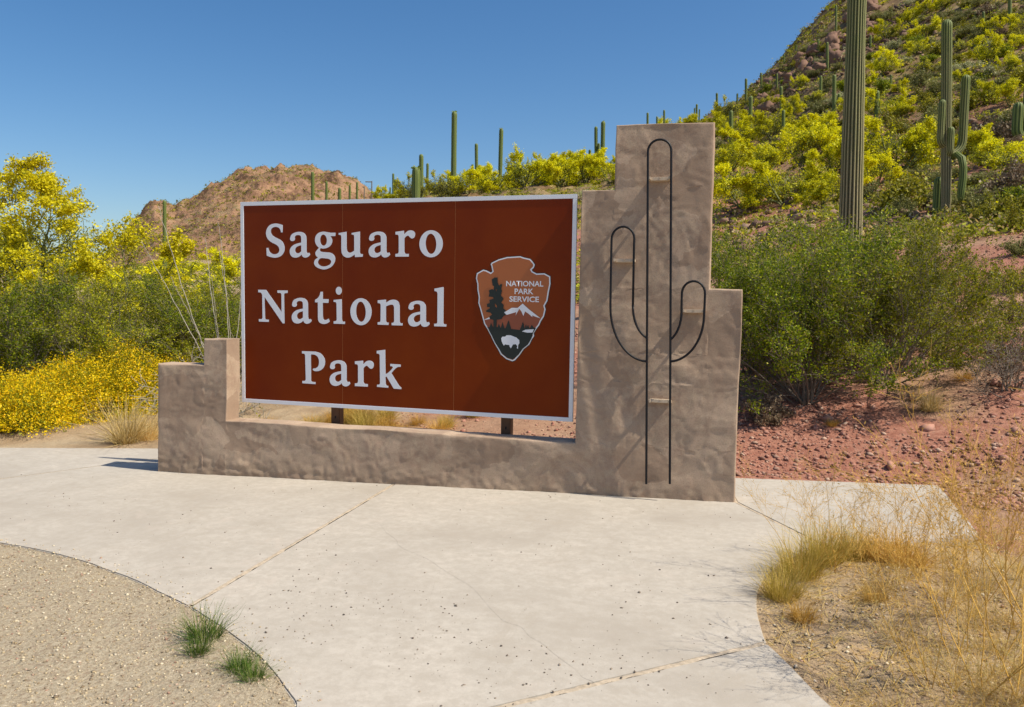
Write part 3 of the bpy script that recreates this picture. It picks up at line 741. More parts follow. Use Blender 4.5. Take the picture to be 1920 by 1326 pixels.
GL = {
 'S': [[(470,215,1),(470,352,1),(438,352,1),(425,300),(390,262),(330,247),(265,272),(242,325),(262,390),(330,445),(420,490),(480,550),(505,640),(490,730),(430,800),(330,830),(235,818),(160,790,1),(155,645,1),(192,642,1),(215,710),(260,752),(320,765),(380,742),(405,685),(385,620),(330,575),(250,535),(180,470),(150,380),(165,290),(220,215),(310,185),(390,190)]],
 'a': [[(612,470),(640,395),(710,355),(800,342),(880,365),(922,420),(930,500,1),(930,705,1),(945,740),(985,738,1),(1000,775,1),(960,815),(900,830),(855,810),(835,772,1),(790,810),(715,830),(640,805),(605,730),(620,650),(680,590),(760,560),(828,545,1),(828,470,1),(818,420),(775,402),(725,412),(703,445),(708,480),(690,508),(650,516),(620,500)],
       [(828,595,1),(760,615),(720,650),(710,700),(735,740),(780,745),(828,712,1)]],
 'g': [[(1485,362,1),(1485,425,1),(1390,425,1),(1418,470),(1425,530),(1395,600),(1330,645),(1250,660),(1200,652,1),(1188,690),(1215,718),(1290,728),(1390,738),(1455,780),(1482,850),(1460,940),(1390,1015),(1270,1055),(1160,1030),(1095,985),(1075,930),(1095,870),(1150,832,1),(1110,790),(1100,740),(1120,700),(1170,645,1),(1120,590),(1095,520),(1105,430),(1160,365),(1250,340),(1330,350),(1400,362,1)],
       ellipse(1258,500,65,105,-.05), [(1205,842),(1290,845),(1370,860),(1405,905),(1370,965),(1270,998),(1190,980),(1150,930),(1165,875)]],
 'u': [[(1548,370,1),(1700,345,1),(1703,660,1),(1720,718),(1770,742),(1848,705,1),(1848,440,1),(1838,408),(1800,400,1),(1798,370,1),(1957,345,1),(1957,735,1),(1972,763),(2012,770,1),(2012,818,1),(1865,825,1),(1855,775,1),(1790,820),(1720,835),(1650,810),(1610,750),(1600,660,1),(1600,440,1),(1588,408),(1548,402,1)]],
 'r': [[(868,350,1),(1030,330,1),(1035,400,1),(1090,345),(1160,325),(1225,350),(1242,400),(1225,460),(1185,478),(1145,455),(1110,425),(1070,440),(1040,475,1),(1040,730,1),(1062,762),(1125,768,1),(1125,818,1),(868,818,1),(868,768,1),(918,757),(932,725,1),(930,440,1),(918,410),(868,400,1)]],
 'o': [ellipse(1547,577,222,255,0,40), ellipse(1546,577,101,190,-.05,36)],
 'N': [[(100,178,1),(255,178,1),(550,590,1),(550,258,1),(533,235),(475,232,1),(472,185,1),(668,185,1),(668,232,1),(612,240),(600,264,1),(608,805,1),(570,805,1),(225,315,1),(230,715,1),(248,738),(302,742,1),(302,785,1),(108,782,1),(108,736,1),(162,733),(180,708,1),(178,275,1),(155,235),(100,225,1)]],
 't': [[(1300,218,1),(1345,218,1),(1345,355,1),(1455,355,1),(1455,425,1),(1345,425,1),(1345,680,1),(1360,735),(1400,748),(1455,722,1),(1478,775,1),(1430,810),(1360,825),(1290,805),(1258,760),(1250,690,1),(1250,420,1),(1195,418,1),(1195,372,1),(1250,335),(1285,280)]],
 'i': [[(1552,370,1),(1708,352,1),(1712,735,1),(1728,770),(1770,775,1),(1770,820,1),(1552,818,1),(1552,774,1),(1598,764),(1612,738,1),(1608,440,1),(1592,412),(1552,405,1)], ellipse(1652,195,58,75)],
 'n': [[(528,378,1),(685,362,1),(690,422,1),(760,375),(850,362),(920,395),(948,470,1),(950,765,1),(966,796),(1005,800,1),(1005,843,1),(797,843,1),(797,798,1),(835,788),(845,760,1),(842,500,1),(825,464),(780,455),(688,488,1),(688,760,1),(700,788),(738,795,1),(738,840,1),(528,838,1),(528,792,1),(572,785),(583,757,1),(585,470,1),(572,438),(528,430,1)]],
 'l': [[(1608,155,1),(1775,122,1),(1783,140,1),(1783,788,1),(1797,815),(1840,820,1),(1840,863,1),(1608,862,1),(1608,815,1),(1658,808),(1668,782,1),(1668,250,1),(1652,212),(1608,200,1)]],
 'P': [[(118,112,1),(350,112,1),(430,140),(485,205),(502,275),(480,360),(420,415),(345,430),(302,415),(302,392),(340,385),(385,350),(402,280),(385,205),(335,165),(268,160,1),(268,588,1),(285,605),(342,610,1),(342,642,1),(122,638,1),(122,600,1),(165,595),(180,572,1),(170,175,1),(155,154),(118,150,1)]],
 'k': [[(1355,102,1),(1495,80,1),(1502,470,1),(1532,462),(1622,368),(1612,346),(1580,342,1),(1582,305,1),(1752,310,1),(1752,348,1),(1705,352),(1660,385),(1600,455,1),(1720,640,1),(1742,667),(1765,680,1),(1765,708,1),(1640,705,1),(1520,515,1),(1502,522,1),(1508,636,1),(1520,658),(1550,665,1),(1550,696,1),(1362,690,1),(1362,655,1),(1402,648),(1412,627,1),(1405,170,1),(1390,150),(1355,145,1)]],
}
GB = {'S': 815, 'a': 815, 'g': 815, 'u': 818, 'r': 818, 'o': 817, 'N': 783, 't': 815, 'i': 819, 'n': 842, 'l': 862, 'P': 640, 'k': 694}
GS = {'P': 8.727, 'k': 8.727}
LETTERS = [('S',1.0839,1.2903,2.0107,.005153),('a',1.3464,1.5704,2.011,.005107),('g',1.6124,1.8409,2.0113,.005062),('u',1.8755,2.129,2.0116,.005015),('a',2.1891,2.4116,2.0119,.004964),('r',2.4636,2.6603,2.0122,.00492),('o',2.7035,2.9339,2.0125,.004877),
 ('N',.9906,1.3209,1.3775,.005218),('a',1.365,1.5842,1.376,.005164),('t',1.6213,1.7801,1.3755,.005126),('i',1.8212,1.9422,1.3758,.005095),('o',1.9995,2.2218,1.3755,.005056),('n',2.2847,2.5397,1.376,.005004),('a',2.5938,2.8125,1.376,.004955),('l',2.8556,2.9756,1.3765,.004919),
 ('P',1.4768,1.7292,.7873,.005198),('a',1.7769,1.9993,.7865,.005149),('r',2.0473,2.2459,.787,.005105),('k',2.2756,2.5306,.788,.005061)]
for ch, x0, x1, zb, zs in LETTERS:
    cs = [g if isinstance(g, np.ndarray) else outline(g, 6) for g in GL[ch]]
    lo = min(c[:, 0].min() for c in cs); hi = max(c[:, 0].max() for c in cs)
    sc = GS.get(ch, 10.105)
    cc = [np.stack([x0+(c[:, 0]-lo)/(hi-lo)*(x1-x0), zb+(GB[ch]-c[:, 1])/sc*zs], -1) for c in cs]
    obj('letter', flat_shape('letter', cc, YS-.0002, [M_WHITE], .0007), sign)

# arrowhead emblem
def EM(pts):
    p = np.array([q[:2] for q in pts], float)
    return np.stack([3.258+(p[:, 0]-52)/906*.6932, 2.0147-(p[:, 1]-35)/1260*.9338], -1)
EO = [(52,300),(62,240),(140,196),(180,205),(235,232),(255,215),(240,150),(232,130),(245,112),(330,72),(430,45),(590,35),(630,50),(710,68),(745,105),(765,135),(755,170),(728,195),(740,215),(790,240),(880,236),(950,272),(955,360),(938,450),(922,560),(890,620),(903,660),(885,745),(850,800),(830,850),(800,890),(765,950),(772,980),(745,1020),(715,1085),(650,1140),(600,1215),(545,1280),(515,1293),(440,1270),(370,1215),(340,1160),(290,1080),(250,1000),(200,910),(160,850),(135,760),(105,660),(85,600),(90,530),(72,440),(70,370)]
def polyE(name, ptsl, mt, level, parent): return obj(name, flat_shape(name, [EM(p) for p in ptsl], YS-.0002-level*.0016, [mt], .0007), parent)
emblem = polyE('arrowhead_emblem', [inset(EO, -7)[::1]], M_E_GREEN, 0, sign)
polyE('emblem_outline', [EO], M_WHITE, 1, emblem)
EI = inset(EO, 15)
polyE('emblem_field', [EI], M_E_BROWN, 2, emblem)
polyE('mountain', [[(165,800),(300,765),(440,735),(545,700),(640,690),(750,735),(845,768),(820,830),(785,885),(600,918),(480,905),(205,897)]], M_E_DARK, 3, emblem)
polyE('snow_cap', [[(165,800),(230,765),(340,740),(435,690),(500,650),(570,650),(630,598),(660,625),(700,660),(760,705),(845,768),(790,752),(745,735),(750,757),(700,715),(660,690),(640,745),(615,690),(590,660),(545,742),(555,700),(440,735),(380,720),(300,770),(230,790),(165,803)]], M_WHITE, 4, emblem)
polyE('meadow', [[(205,893),(300,885),(490,903),(600,915),(640,905),(775,880),(792,888),(760,945),(742,1010),(700,1085),(638,1138),(588,1212),(520,1273),(450,1253),(382,1203),(352,1150),(302,1078),(262,1000)]], M_E_GREEN, 4, emblem)
for tr in ([(225,900),(248,838),(275,895)], [(325,893),(345,848),(365,893)], [(368,897),(388,822),(414,899)], [(426,902),(462,798),(497,905)], [(598,917),(618,870),(637,812),(662,905)], [(658,903),(672,845),(692,895)], [(683,895),(697,850),(717,890)], [(722,890),(742,850),(768,885)]):
    polyE('pine', [tr], M_E_GREEN, 5, emblem)
polyE('sequoia', [[(285,290),(320,290),(325,350),(340,388),(365,365),(380,375),(370,420),(378,450),(365,505),(400,545),(372,590),(402,620),(398,660),(435,690),(405,705),(432,735),(395,755),(375,790),(318,797),(318,890),(278,890),(278,800),(235,790),(225,765),(260,735),(240,715),(190,705),(185,690),(235,660),(225,645),(198,650),(195,610),(230,595),(225,560),(275,545),(270,525),(215,520),(225,480),(218,445),(255,430),(275,440),(280,395),(262,385),(250,315)], [(292,600),(320,630),(318,655),(296,640)], [(300,430),(312,432),(310,470)]], M_E_GREEN, 6, emblem)
polyE('lake', [[(625,930),(670,908),(770,900),(752,940),(690,943)]], M_WHITE, 5, emblem)
polyE('bison', [[(375,1020),(390,1000),(425,998),(440,982),(490,980),(560,1005),(595,1035),(598,1070),(582,1098),(583,1138),(568,1135),(573,1108),(556,1085),(520,1090),(510,1110),(495,1138),(480,1115),(476,1098),(440,1095),(425,1090),(410,1108),(395,1085),(383,1058)]], M_WHITE, 5, emblem)
for word, uc, vb_, wid in (('NATIONAL', 648, 393, 446), ('PARK', 642, 485, 226), ('SERVICE', 645, 578, 356)):
    cu = bpy.data.curves.new('wording', 'FONT'); cu.body = word; cu.size = 1.0; cu.offset = 0.018; cu.resolution_u = 3; cu.extrude = 0.0
    t = bpy.data.objects.new('wording_source', cu); COL.objects.link(t)
    dg = bpy.context.evaluated_depsgraph_get(); dg.update()
    me = bpy.data.meshes.new_from_object(t.evaluated_get(dg)); me.name = 'wording'
    bpy.data.objects.remove(t); bpy.data.curves.remove(cu)
    co = np.empty(len(me.vertices)*3, np.float32); me.vertices.foreach_get('co', co); co = co.reshape(-1, 3)
    lo, hi = co.min(0), co.max(0)
    u = uc-wid/2+(co[:, 0]-lo[0])/(hi[0]-lo[0])*wid; v = vb_-(co[:, 1]-lo[1])/(hi[1]-lo[1])*66
    e2 = EM(np.stack([u, v], -1))
    co = np.stack([e2[:, 0], np.full(len(u), YS-.0002-3*.0016), e2[:, 1]], -1).astype(np.float32)
    me.vertices.foreach_set('co', co.ravel()); me.materials.clear(); me.materials.append(M_WHITE); me.update()
    obj('wording', me, emblem)

# ------------------------------------------------------------------ plant builders
def tubes(segs, sides=4):
    S = np.array(segs, float).reshape(-1, 8); p0, p1, r0, r1 = S[:, :3], S[:, 3:6], S[:, 6], S[:, 7]
    t = p1-p0; L = np.linalg.norm(t, axis=1); t = t/np.maximum(L, 1e-9)[:, None]
    p1 = p1+t*(0.3*r1)[:, None]
    ref = np.where(np.abs(t[:, 2:3]) < .9, [[0, 0, 1.]], [[1., 0, 0]])
    a = np.cross(t, ref); a /= np.linalg.norm(a, axis=1)[:, None]; b2 = np.cross(t, a)
    th = np.arange(sides)/sides*2*math.pi; c_, s_ = np.cos(th), np.sin(th)
    ring = a[:, None, :]*c_[None, :, None] + b2[:, None, :]*s_[None, :, None]
    v = np.concatenate([p0[:, None, :]+ring*r0[:, None, None], p1[:, None, :]+ring*r1[:, None, None]], 1)
    k = np.arange(sides); f = np.stack([k, (k+1) % sides, sides+(k+1) % sides, sides+k], -1)
    q = (np.arange(len(S))*2*sides)[:, None, None]+f[None]
    return v.reshape(-1, 3), q.reshape(-1, 4)

def leaves(rng, P, size, flat=0.0, aspect=0.55, var=0.35):
    """small kite-shaped leaves with random facing"""
    n = len(P)
    d = rng.normal(size=(n, 3)); d[:, 2] *= (1-flat); d /= np.linalg.norm(d, axis=1)[:, None]
    e = rng.normal(size=(n, 3)); e -= d*np.sum(e*d, 1)[:, None]; e /= np.linalg.norm(e, axis=1)[:, None]
    s = size*(1+var*rng.normal(size=n)).clip(.4, 2)
    d = d*s[:, None]; e = e*(s*aspect)[:, None]
    v = np.stack([P-d*.5, P+e*.5, P+d*.5, P-e*.5], 1)
    return v.reshape(-1, 3), np.arange(n*4).reshape(n, 4)

def merge(parts):
    vs, qs, o = [], [], 0
    for v, q in parts: vs.append(v); qs.append(np.asarray(q)+o); o += len(v)
    return np.concatenate(vs), np.concatenate(qs)

def grow(rng, p, d, L, r, level, prm, segs, tips):
    n = prm['n'][level]; gn = prm['gnarl'][level]; trop = prm['trop'][level]; last = level == len(prm['n'])-1
    d = np.array(d, float); p = np.array(p, float); sl = L/n
    kids = prm['kids'][level] if not last else 0
    spots = sorted(rng.uniform(prm['start'][level], 1.0, kids)) if kids else []
    ki = 0; r_cur = r
    for i in range(n):
        d = d+rng.normal(size=3)*gn+np.array([0, 0, trop]); d /= np.linalg.norm(d)
        q = p+d*sl; r_n = r*(1-(i+1)/n*prm['taper'])
        segs.append((*p, *q, r_cur, max(r_n, prm['rmin'])))
        if last: tips.append((p, q))
        elif level == len(prm['n'])-2 and i >= n//2: tips.append((p, q))
        while ki < len(spots) and spots[ki] <= (i+1)/n:
            t = spots[ki]*n-i; b2 = p+(q-p)*t
            ax = rng.normal(size=3); ax -= d*np.dot(ax, d); ax /= np.linalg.norm(ax)
            an = math.radians(rng.uniform(*prm['ang'][level]))
            dd = d*math.cos(an)+ax*math.sin(an)
            grow(rng, b2, dd, L*prm['ratio'][level]*rng.uniform(.7, 1.2)*(1.15-.4*spots[ki]), max(r_n*.65, prm['rmin']), level+1, prm, segs, tips)
            ki += 1
        p, r_cur = q, max(r_n, prm['rmin'])

def scatter_tips(rng, tips, n, spread):
    T = np.array(tips); k = rng.integers(0, len(T), n); t = rng.uniform(0, 1, (n, 1))
    return T[k, 0]*(1-t)+T[k, 1]*t+rng.normal(size=(n, 3))*spread

def shrub_meshes(seed, stems, L, spread_ang, prm, nleaf, leaf, lspread, mat_leaf, mat_wood, r0, nfl=0, fl=0, mat_fl=None, sides=4, name='shrub', squash=1.0, top_fl=True):
    rng = np.random.default_rng(seed); segs, tips = [], []
    for k in range(stems):
        a = 2*math.pi*(k+rng.uniform(-.3, .3))/stems; an = math.radians(rng.uniform(*spread_ang))
        d = (math.cos(a)*math.sin(an), math.sin(a)*math.sin(an), math.cos(an))
        grow(rng, (rng.normal()*.05, rng.normal()*.05, -.05), d, L*rng.uniform(.75, 1.15), r0, 0, prm, segs, tips)
    v, q = tubes(segs, sides); v[:, 2] *= squash
    wood = new_mesh(name+'_trunk', v, quads=q, mats=[mat_wood], smooth=True)
    P = scatter_tips(rng, tips, nleaf, lspread); P[:, 2] = P[:, 2]*squash; P = P[P[:, 2] > 0.02]
    v, q = leaves(rng, P, leaf)
    crown = new_mesh(name+'_crown', v, quads=q, mats=[mat_leaf])
    blossom = None
    if nfl:
        T = np.array(tips); zc = T[:, :, 2].mean(1); rr_ = np.linalg.norm(T.mean(1)-np.array([0, 0, zc.max()*.45]), axis=1)
        sc = rr_/rr_.max()+.35*zc/zc.max() if top_fl else np.ones(len(T))
        w = np.clip(sc-np.quantile(sc, .35), 0, None)+.02; w /= w.sum()
        k = rng.choice(len(T), nfl, p=w); t = rng.uniform(.2, 1.0, (nfl, 1))
        P = T[k, 0]*(1-t)+T[k, 1]*t+rng.normal(size=(nfl, 3))*lspread*.8; P[:, 2] *= squash
        v, q = leaves(rng, P, fl, aspect=.8); blossom = new_mesh(name+'_blossom', v, quads=q, mats=[mat_fl])
    return wood, crown, blossom

def plant(name, meshes, P, h=1.0, rz=0.0, sxy=None, label=None, cat=None, group=None, sink=.03):
    r = empty(name, (P[0], P[1], P[2]-sink), rz, (sxy or h, sxy or h, h))
    tag(r, label, cat, group)
    for nm, me in zip(('trunk', 'crown', 'blossom'), meshes):
        if me is not None: obj(nm, me, r)
    return r

# creosote bushes
CP = dict(n=[5, 4, 3, 3], gnarl=[.10, .14, .18, .2], trop=[.06, .10, .09, .05], kids=[6, 6, 4], start=[.25, .15, .1], ang=[(18, 45), (20, 55), (25, 60)], ratio=[.55, .5, .45], taper=.7, rmin=.0018)
creo = [shrub_meshes(100+k, 22, 1.7, (8, 68), CP, 58000, .025, .028, ml, M_BARK, .014, name='creosote_bush', squash=.86) for k, ml in enumerate((M_CREO, M_CREO_OLIVE))]
for (px, d, h, sx, kd, rz, lab) in (
  (1512, 9.9, 1.02, 1.0, 0, .4, 'big dark green creosote bush just right of the stucco tower'),
  (1662, 10.7, 1.0, .94, 1, 1.9, 'wide olive green creosote bush on the red gravel bank below the tallest saguaro'),
  (1408, 11.2, 1.0, .9, 0, 3.0, 'dark green creosote bush partly hidden behind the right edge of the tower'),
  (1745, 12.2, .80, .66, 1, 4.4, 'rounded olive creosote bush at the right end of the bush row, below the forked saguaro'),
  (1600, 11.8, .95, .95, 1, 5.2, 'olive creosote bush hiding the foot of the tallest saguaro')):
    plant('creosote_bush', creo[kd], at(px, d), h, rz, sx, lab, 'bush', 'creosote bushes right of the tower')
for (px, d, h, sx, kd, rz, lab) in (
  (10, 14.2, 1.02, 1.05, 0, 1.2, 'dense dark creosote bush at the left edge of the photo below the palo verde'),
  (150, 15.0, .95, 1.1, 1, 2.4, 'olive creosote bush under the trunk of the big palo verde'),
  (275, 15.0, .98, 1.1, 1, .6, 'olive creosote bush between the big palo verde and the ocotillo'),
  (375, 15.2, .95, 1.0, 0, 3.6, 'green creosote bush behind the low left end of the wall'),
  (455, 16.0, .95, 1.0, 1, 5.0, 'creosote bush half hidden behind the left edge of the sign'),
  (80, 17.5, .9, 1.1, 1, 4.2, 'farther olive creosote bush in the shade of the big palo verde')):
    plant('creosote_bush', creo[kd], at(px, d), h, rz, sx, lab, 'bush', 'creosote bushes left of the sign')

# big palo verde
PP = dict(n=[5, 5, 4, 3], gnarl=[.13, .16, .2, .22], trop=[.02, .03, .03, .03], kids=[6, 7, 6], start=[.48, .25, .15], ang=[(25, 55), (25, 60), (25, 65)], ratio=[.62, .55, .5], taper=.68, rmin=.004)
big_pv = shrub_meshes(7, 9, 2.55, (6, 58), PP, 34000, .034, .055, M_PV_GRN, M_PV_BARK, .085, 130000, .034, M_PV_OCH, 5, 'palo_verde')
plant('palo_verde', big_pv, at(112, 18.5), 1.10, 1.0, 1.22, 'large yellow flowering palo verde tree standing at the far left edge', 'tree')
pv_var = []
for k in range(9):
    pv_var.append(shrub_meshes(20+k, (6, 5, 7, 4, 8, 5, 6, 3, 7)[k], (1.7, 1.5, 1.6, 1.9, 1.4, 1.7, 1.5, 1.8, 1.6)[k], (12, (62, 75, 50, 60, 78, 45, 66, 70, 58)[k]), dict(PP, n=[4, 3, 3], gnarl=[.13, .18, .2], trop=[.03, .03, .03], kids=[6, 7], start=[.25, .15], ang=[(25, 60), (25, 65)], ratio=[.62, .55], rmin=.008), (4200, 6500, 3500, 6000, 5000, 4500, 7000, 5000, 3500)[k], .075, .085, M_GREY if k in (1, 6) else M_PV_GRN, M_PV_BARK, .06, (9500, 4200, 12000, 3000, 8000, 7000, 2600, 5200, 10500)[k], .07, M_PV_YEL if k % 4 != 3 else M_PV_OCH, 3, 'palo_verde', squash=1.0))
gg_var = []
for k in range(6):
    gg_var.append(shrub_meshes(40+k, 9, .75, (10, 75), dict(PP, n=[3, 3], gnarl=[.15, .2], trop=[.05, .05], kids=[6], start=[.2], ang=[(20, 60)], ratio=[.6], rmin=.005), 3600, .062, .06, (M_GREY, M_OLIVE, M_GREY, M_BROWN, M_CHOLLA, M_CREO)[k], M_BARK, .015, name='desert_shrub', sides=3, squash=.9))

# ------------------------------------------------------------------ saguaros
def column(path, radii, ribs=12, per=3, amp=.10, age0=0.0, age1=0.0):
    path = np.array(path, float); n = len(path); m_ = ribs*per
    t = np.gradient(path, axis=0); t /= np.linalg.norm(t, axis=1)[:, None]
    u = np.cross(t[0], [0.0, 1, 0.02]); u /= np.linalg.norm(u)
    th = np.arange(m_)/m_*2*math.pi
    w = np.abs(np.cos(th*ribs/2)); prof = 1+amp*(w**.8*2-1.2)
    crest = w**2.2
    V, CR, AG = [], [], []
    for i in range(n):
        u = u-t[i]*np.dot(u, t[i]); u /= np.linalg.norm(u); v = np.cross(t[i], u)
        rr2 = radii[i]*prof*(1+.012*np.sin(th*3+i*.9))
        V.append(path[i]+rr2[:, None]*(np.cos(th)[:, None]*u+np.sin(th)[:, None]*v)); CR.append(crest); AG.append(np.full(m_, age0+(age1-age0)*i/(n-1)))
    k = np.arange(m_); q = [np.stack([i*m_+k, i*m_+(k+1) % m_, (i+1)*m_+(k+1) % m_, (i+1)*m_+k], -1) for i in range(n-1)]
    V = np.concatenate(V); nv = len(V)
    V = np.concatenate([V, path[-1:]]); tr = np.stack([(n-1)*m_+k, (n-1)*m_+(k+1) % m_, np.full(m_, nv)], -1)
    return V, np.concatenate(q), tr, np.concatenate(CR+[[1.0]]), np.concatenate(AG+[[age1]])
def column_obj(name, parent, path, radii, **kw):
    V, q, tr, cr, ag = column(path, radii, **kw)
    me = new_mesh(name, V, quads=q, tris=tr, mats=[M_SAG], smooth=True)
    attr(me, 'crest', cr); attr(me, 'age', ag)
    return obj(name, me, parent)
def stem(h, r, n=14, lean=0.0, rng=None, waist=0.82, z0=-.4, taper=0.0):
    s = np.concatenate([np.linspace(0, .9, n), .9+.1*np.sin(np.linspace(.15, 1, 7)*math.pi/2)])
    z = z0+(h-z0)*s
    top = (h-z)/max(r*1.3, 1e-6)
    rad = r*np.where(s < .5, waist+(1-waist)*np.clip(s/.35, 0, 1), 1.0)*np.sqrt(np.clip(1-(1-np.clip(top, 0, 1))**2, 0.02, 1))
    rad = rad*(1-taper*np.clip((s-.12)/.45, 0, 1))
    if rng is not None: rad = rad*(1+.03*vnoise(z*1.1, z*0+rng.uniform(0, 99)))
    off = lean*h*s
    return np.stack([off, off*0, z], -1), rad
def arm_path(z, reach, up, side, r, n=9):
    a = np.linspace(0, 90, n); ca, sa = math.cos(side), math.sin(side); R = min(reach, up*.5)
    hor = np.concatenate([[0], np.full(0, 0), (reach-R)+R*np.sin(np.radians(a))]); zz = np.concatenate([[z-.05], z+R*(1-np.cos(np.radians(a)))])
    k = 8; top = np.concatenate([np.linspace(0.2, .88, k), .88+.12*np.sin(np.linspace(.2, 1, 6)*math.pi/2)])
    hor = np.concatenate([hor, np.full(len(top), reach)]); zz = np.concatenate([zz, z+R+(up-R)*top])
    rad = np.full(len(hor), r); rad[:3] *= .8
    tp = (z+up-zz)/(r*1.3); rad *= np.sqrt(np.clip(1-(1-np.clip(tp, 0, 1))**2, .02, 1))
    return np.stack([hor*ca, hor*sa, zz], -1), rad
def buds(parent, top, r, n, seed, size):
    rng = np.random.default_rng(seed); a = rng.uniform(0, 2*math.pi, n); rr2 = r*np.sqrt(rng.uniform(.15, 1.1, n))
    P0 = np.stack([rr2*np.cos(a), rr2*np.sin(a), -r*.5*(rr2/r)**2], -1)+np.array(top)
    dr = P0-np.array(top)+np.array([0, 0, r*1.2]); dr /= np.linalg.norm(dr, axis=1)[:, None]
    segs = np.concatenate([P0, P0+dr*size, np.full((n, 1), size*.22), np.full((n, 1), size*.38)], 1)
    v, q = tubes(segs, 5); return tag(obj('flower_bud', new_mesh('flower_bud', v, quads=q, mats=[M_BUD], smooth=True), parent), kind='stuff')
def px_of(Q):
    d = np.asarray(Q, float)-C; return 960+F*(d @ RT)/(d @ FW)
def lean_for(P, h, px): return (px-px_of(P+np.array([0, 0, h])))*depth(P)/F/math.cos(YAW)/h
rs = np.random.default_rng(5)
def saguaro(P, h, r, label, arms=(), lean=0.0, ribs=12, per=2, nb=0, amp=.10, age=.0, group='saguaros on the slope', waist=.85, n=14, taper=0.0):
    root = empty('saguaro', tuple(P)); tag(root, label, 'cactus', group)
    path, rad = stem(h, r, n, lean, rs, waist, taper=taper)
    column_obj('trunk', root, path, rad, ribs=ribs, per=per, amp=amp, age0=age+.3, age1=age-.4)
    for (z, reach, up, side, ra) in arms:
        p, rr2 = arm_path(z, reach, up, side, ra)
        column_obj('arm', root, p+np.array([lean*z, 0, 0]), rr2, ribs=max(8, ribs-3), per=per, amp=amp, age0=age, age1=age-.4)
    if nb: buds(root, (lean*h, 0, h-.02), r*.8, nb, int(h*100), r*.45)
    return root
# bearings of the sideways directions as seen from the camera
SIDE_R = math.atan2(-math.sin(YAW), math.cos(YAW)); SIDE_L = SIDE_R+math.pi
TOCAM = math.atan2(-1, .15)

P = at(1592, 16.2)
hb = z_at(P, 1605, -330)-P[2]
saguaro(P, hb, metres(P, 21.5), 'tallest thick ribbed saguaro rising out of the top of the photo right of the tower', ribs=19, per=6, age=.42, amp=.095, waist=.86, taper=.30, lean=lean_for(P, hb, 1618), n=40)
P = on_ground(1775, 402); hh = lambda py: z_at(P, 1775, py)-P[2]; mp = lambda n_: metres(P, n_)
root = saguaro(P, hh(38), mp(8.6), 'forked saguaro with several raised arms on the right slope above the bushes', arms=(
   (hh(275), mp(14), hh(188)-hh(275), SIDE_L+.2, mp(6.0)), (hh(292), mp(30), hh(140)-hh(292), SIDE_R+.1, mp(7.0)), (hh(292), mp(9), hh(240)-hh(292), TOCAM+.2, mp(5.8))), ribs=14, per=4, age=.45, lean=lean_for(P, hh(38), 1778), n=24)
pth = np.array([[mp(3), 0, hh(296)], [mp(10), -.1, hh(292)], [mp(17), -.18, hh(300)], [mp(20), -.2, hh(318)], [mp(20), -.2, hh(340)], [mp(18.5), -.2, hh(360)], [mp(18), -.2, hh(374)], [mp(18), -.2, hh(379)], [mp(18), -.2, hh(381)]])
column_obj('arm', root, pth, np.array([.7, .9, 1, 1, 1, 1, .85, .5, .1])*mp(6.2), ribs=11, per=4, age0=.1, age1=-.4)
P = on_ground(1757, 402)
saguaro(P, z_at(P, 1757, 332)-P[2], metres(P, 8.2), 'short stubby saguaro at the foot of the forked saguaro', ribs=12, per=4, waist=.95)
P = at(1925, 34); h2 = lambda py: z_at(P, 1925, py)-P[2]
saguaro(P, h2(150), metres(P, 9), 'saguaro cut by the right edge of the photo with one thick curved arm', arms=((h2(262), metres(P, 19), h2(192)-h2(262), SIDE_L, metres(P, 8.5)),), ribs=12, per=4)
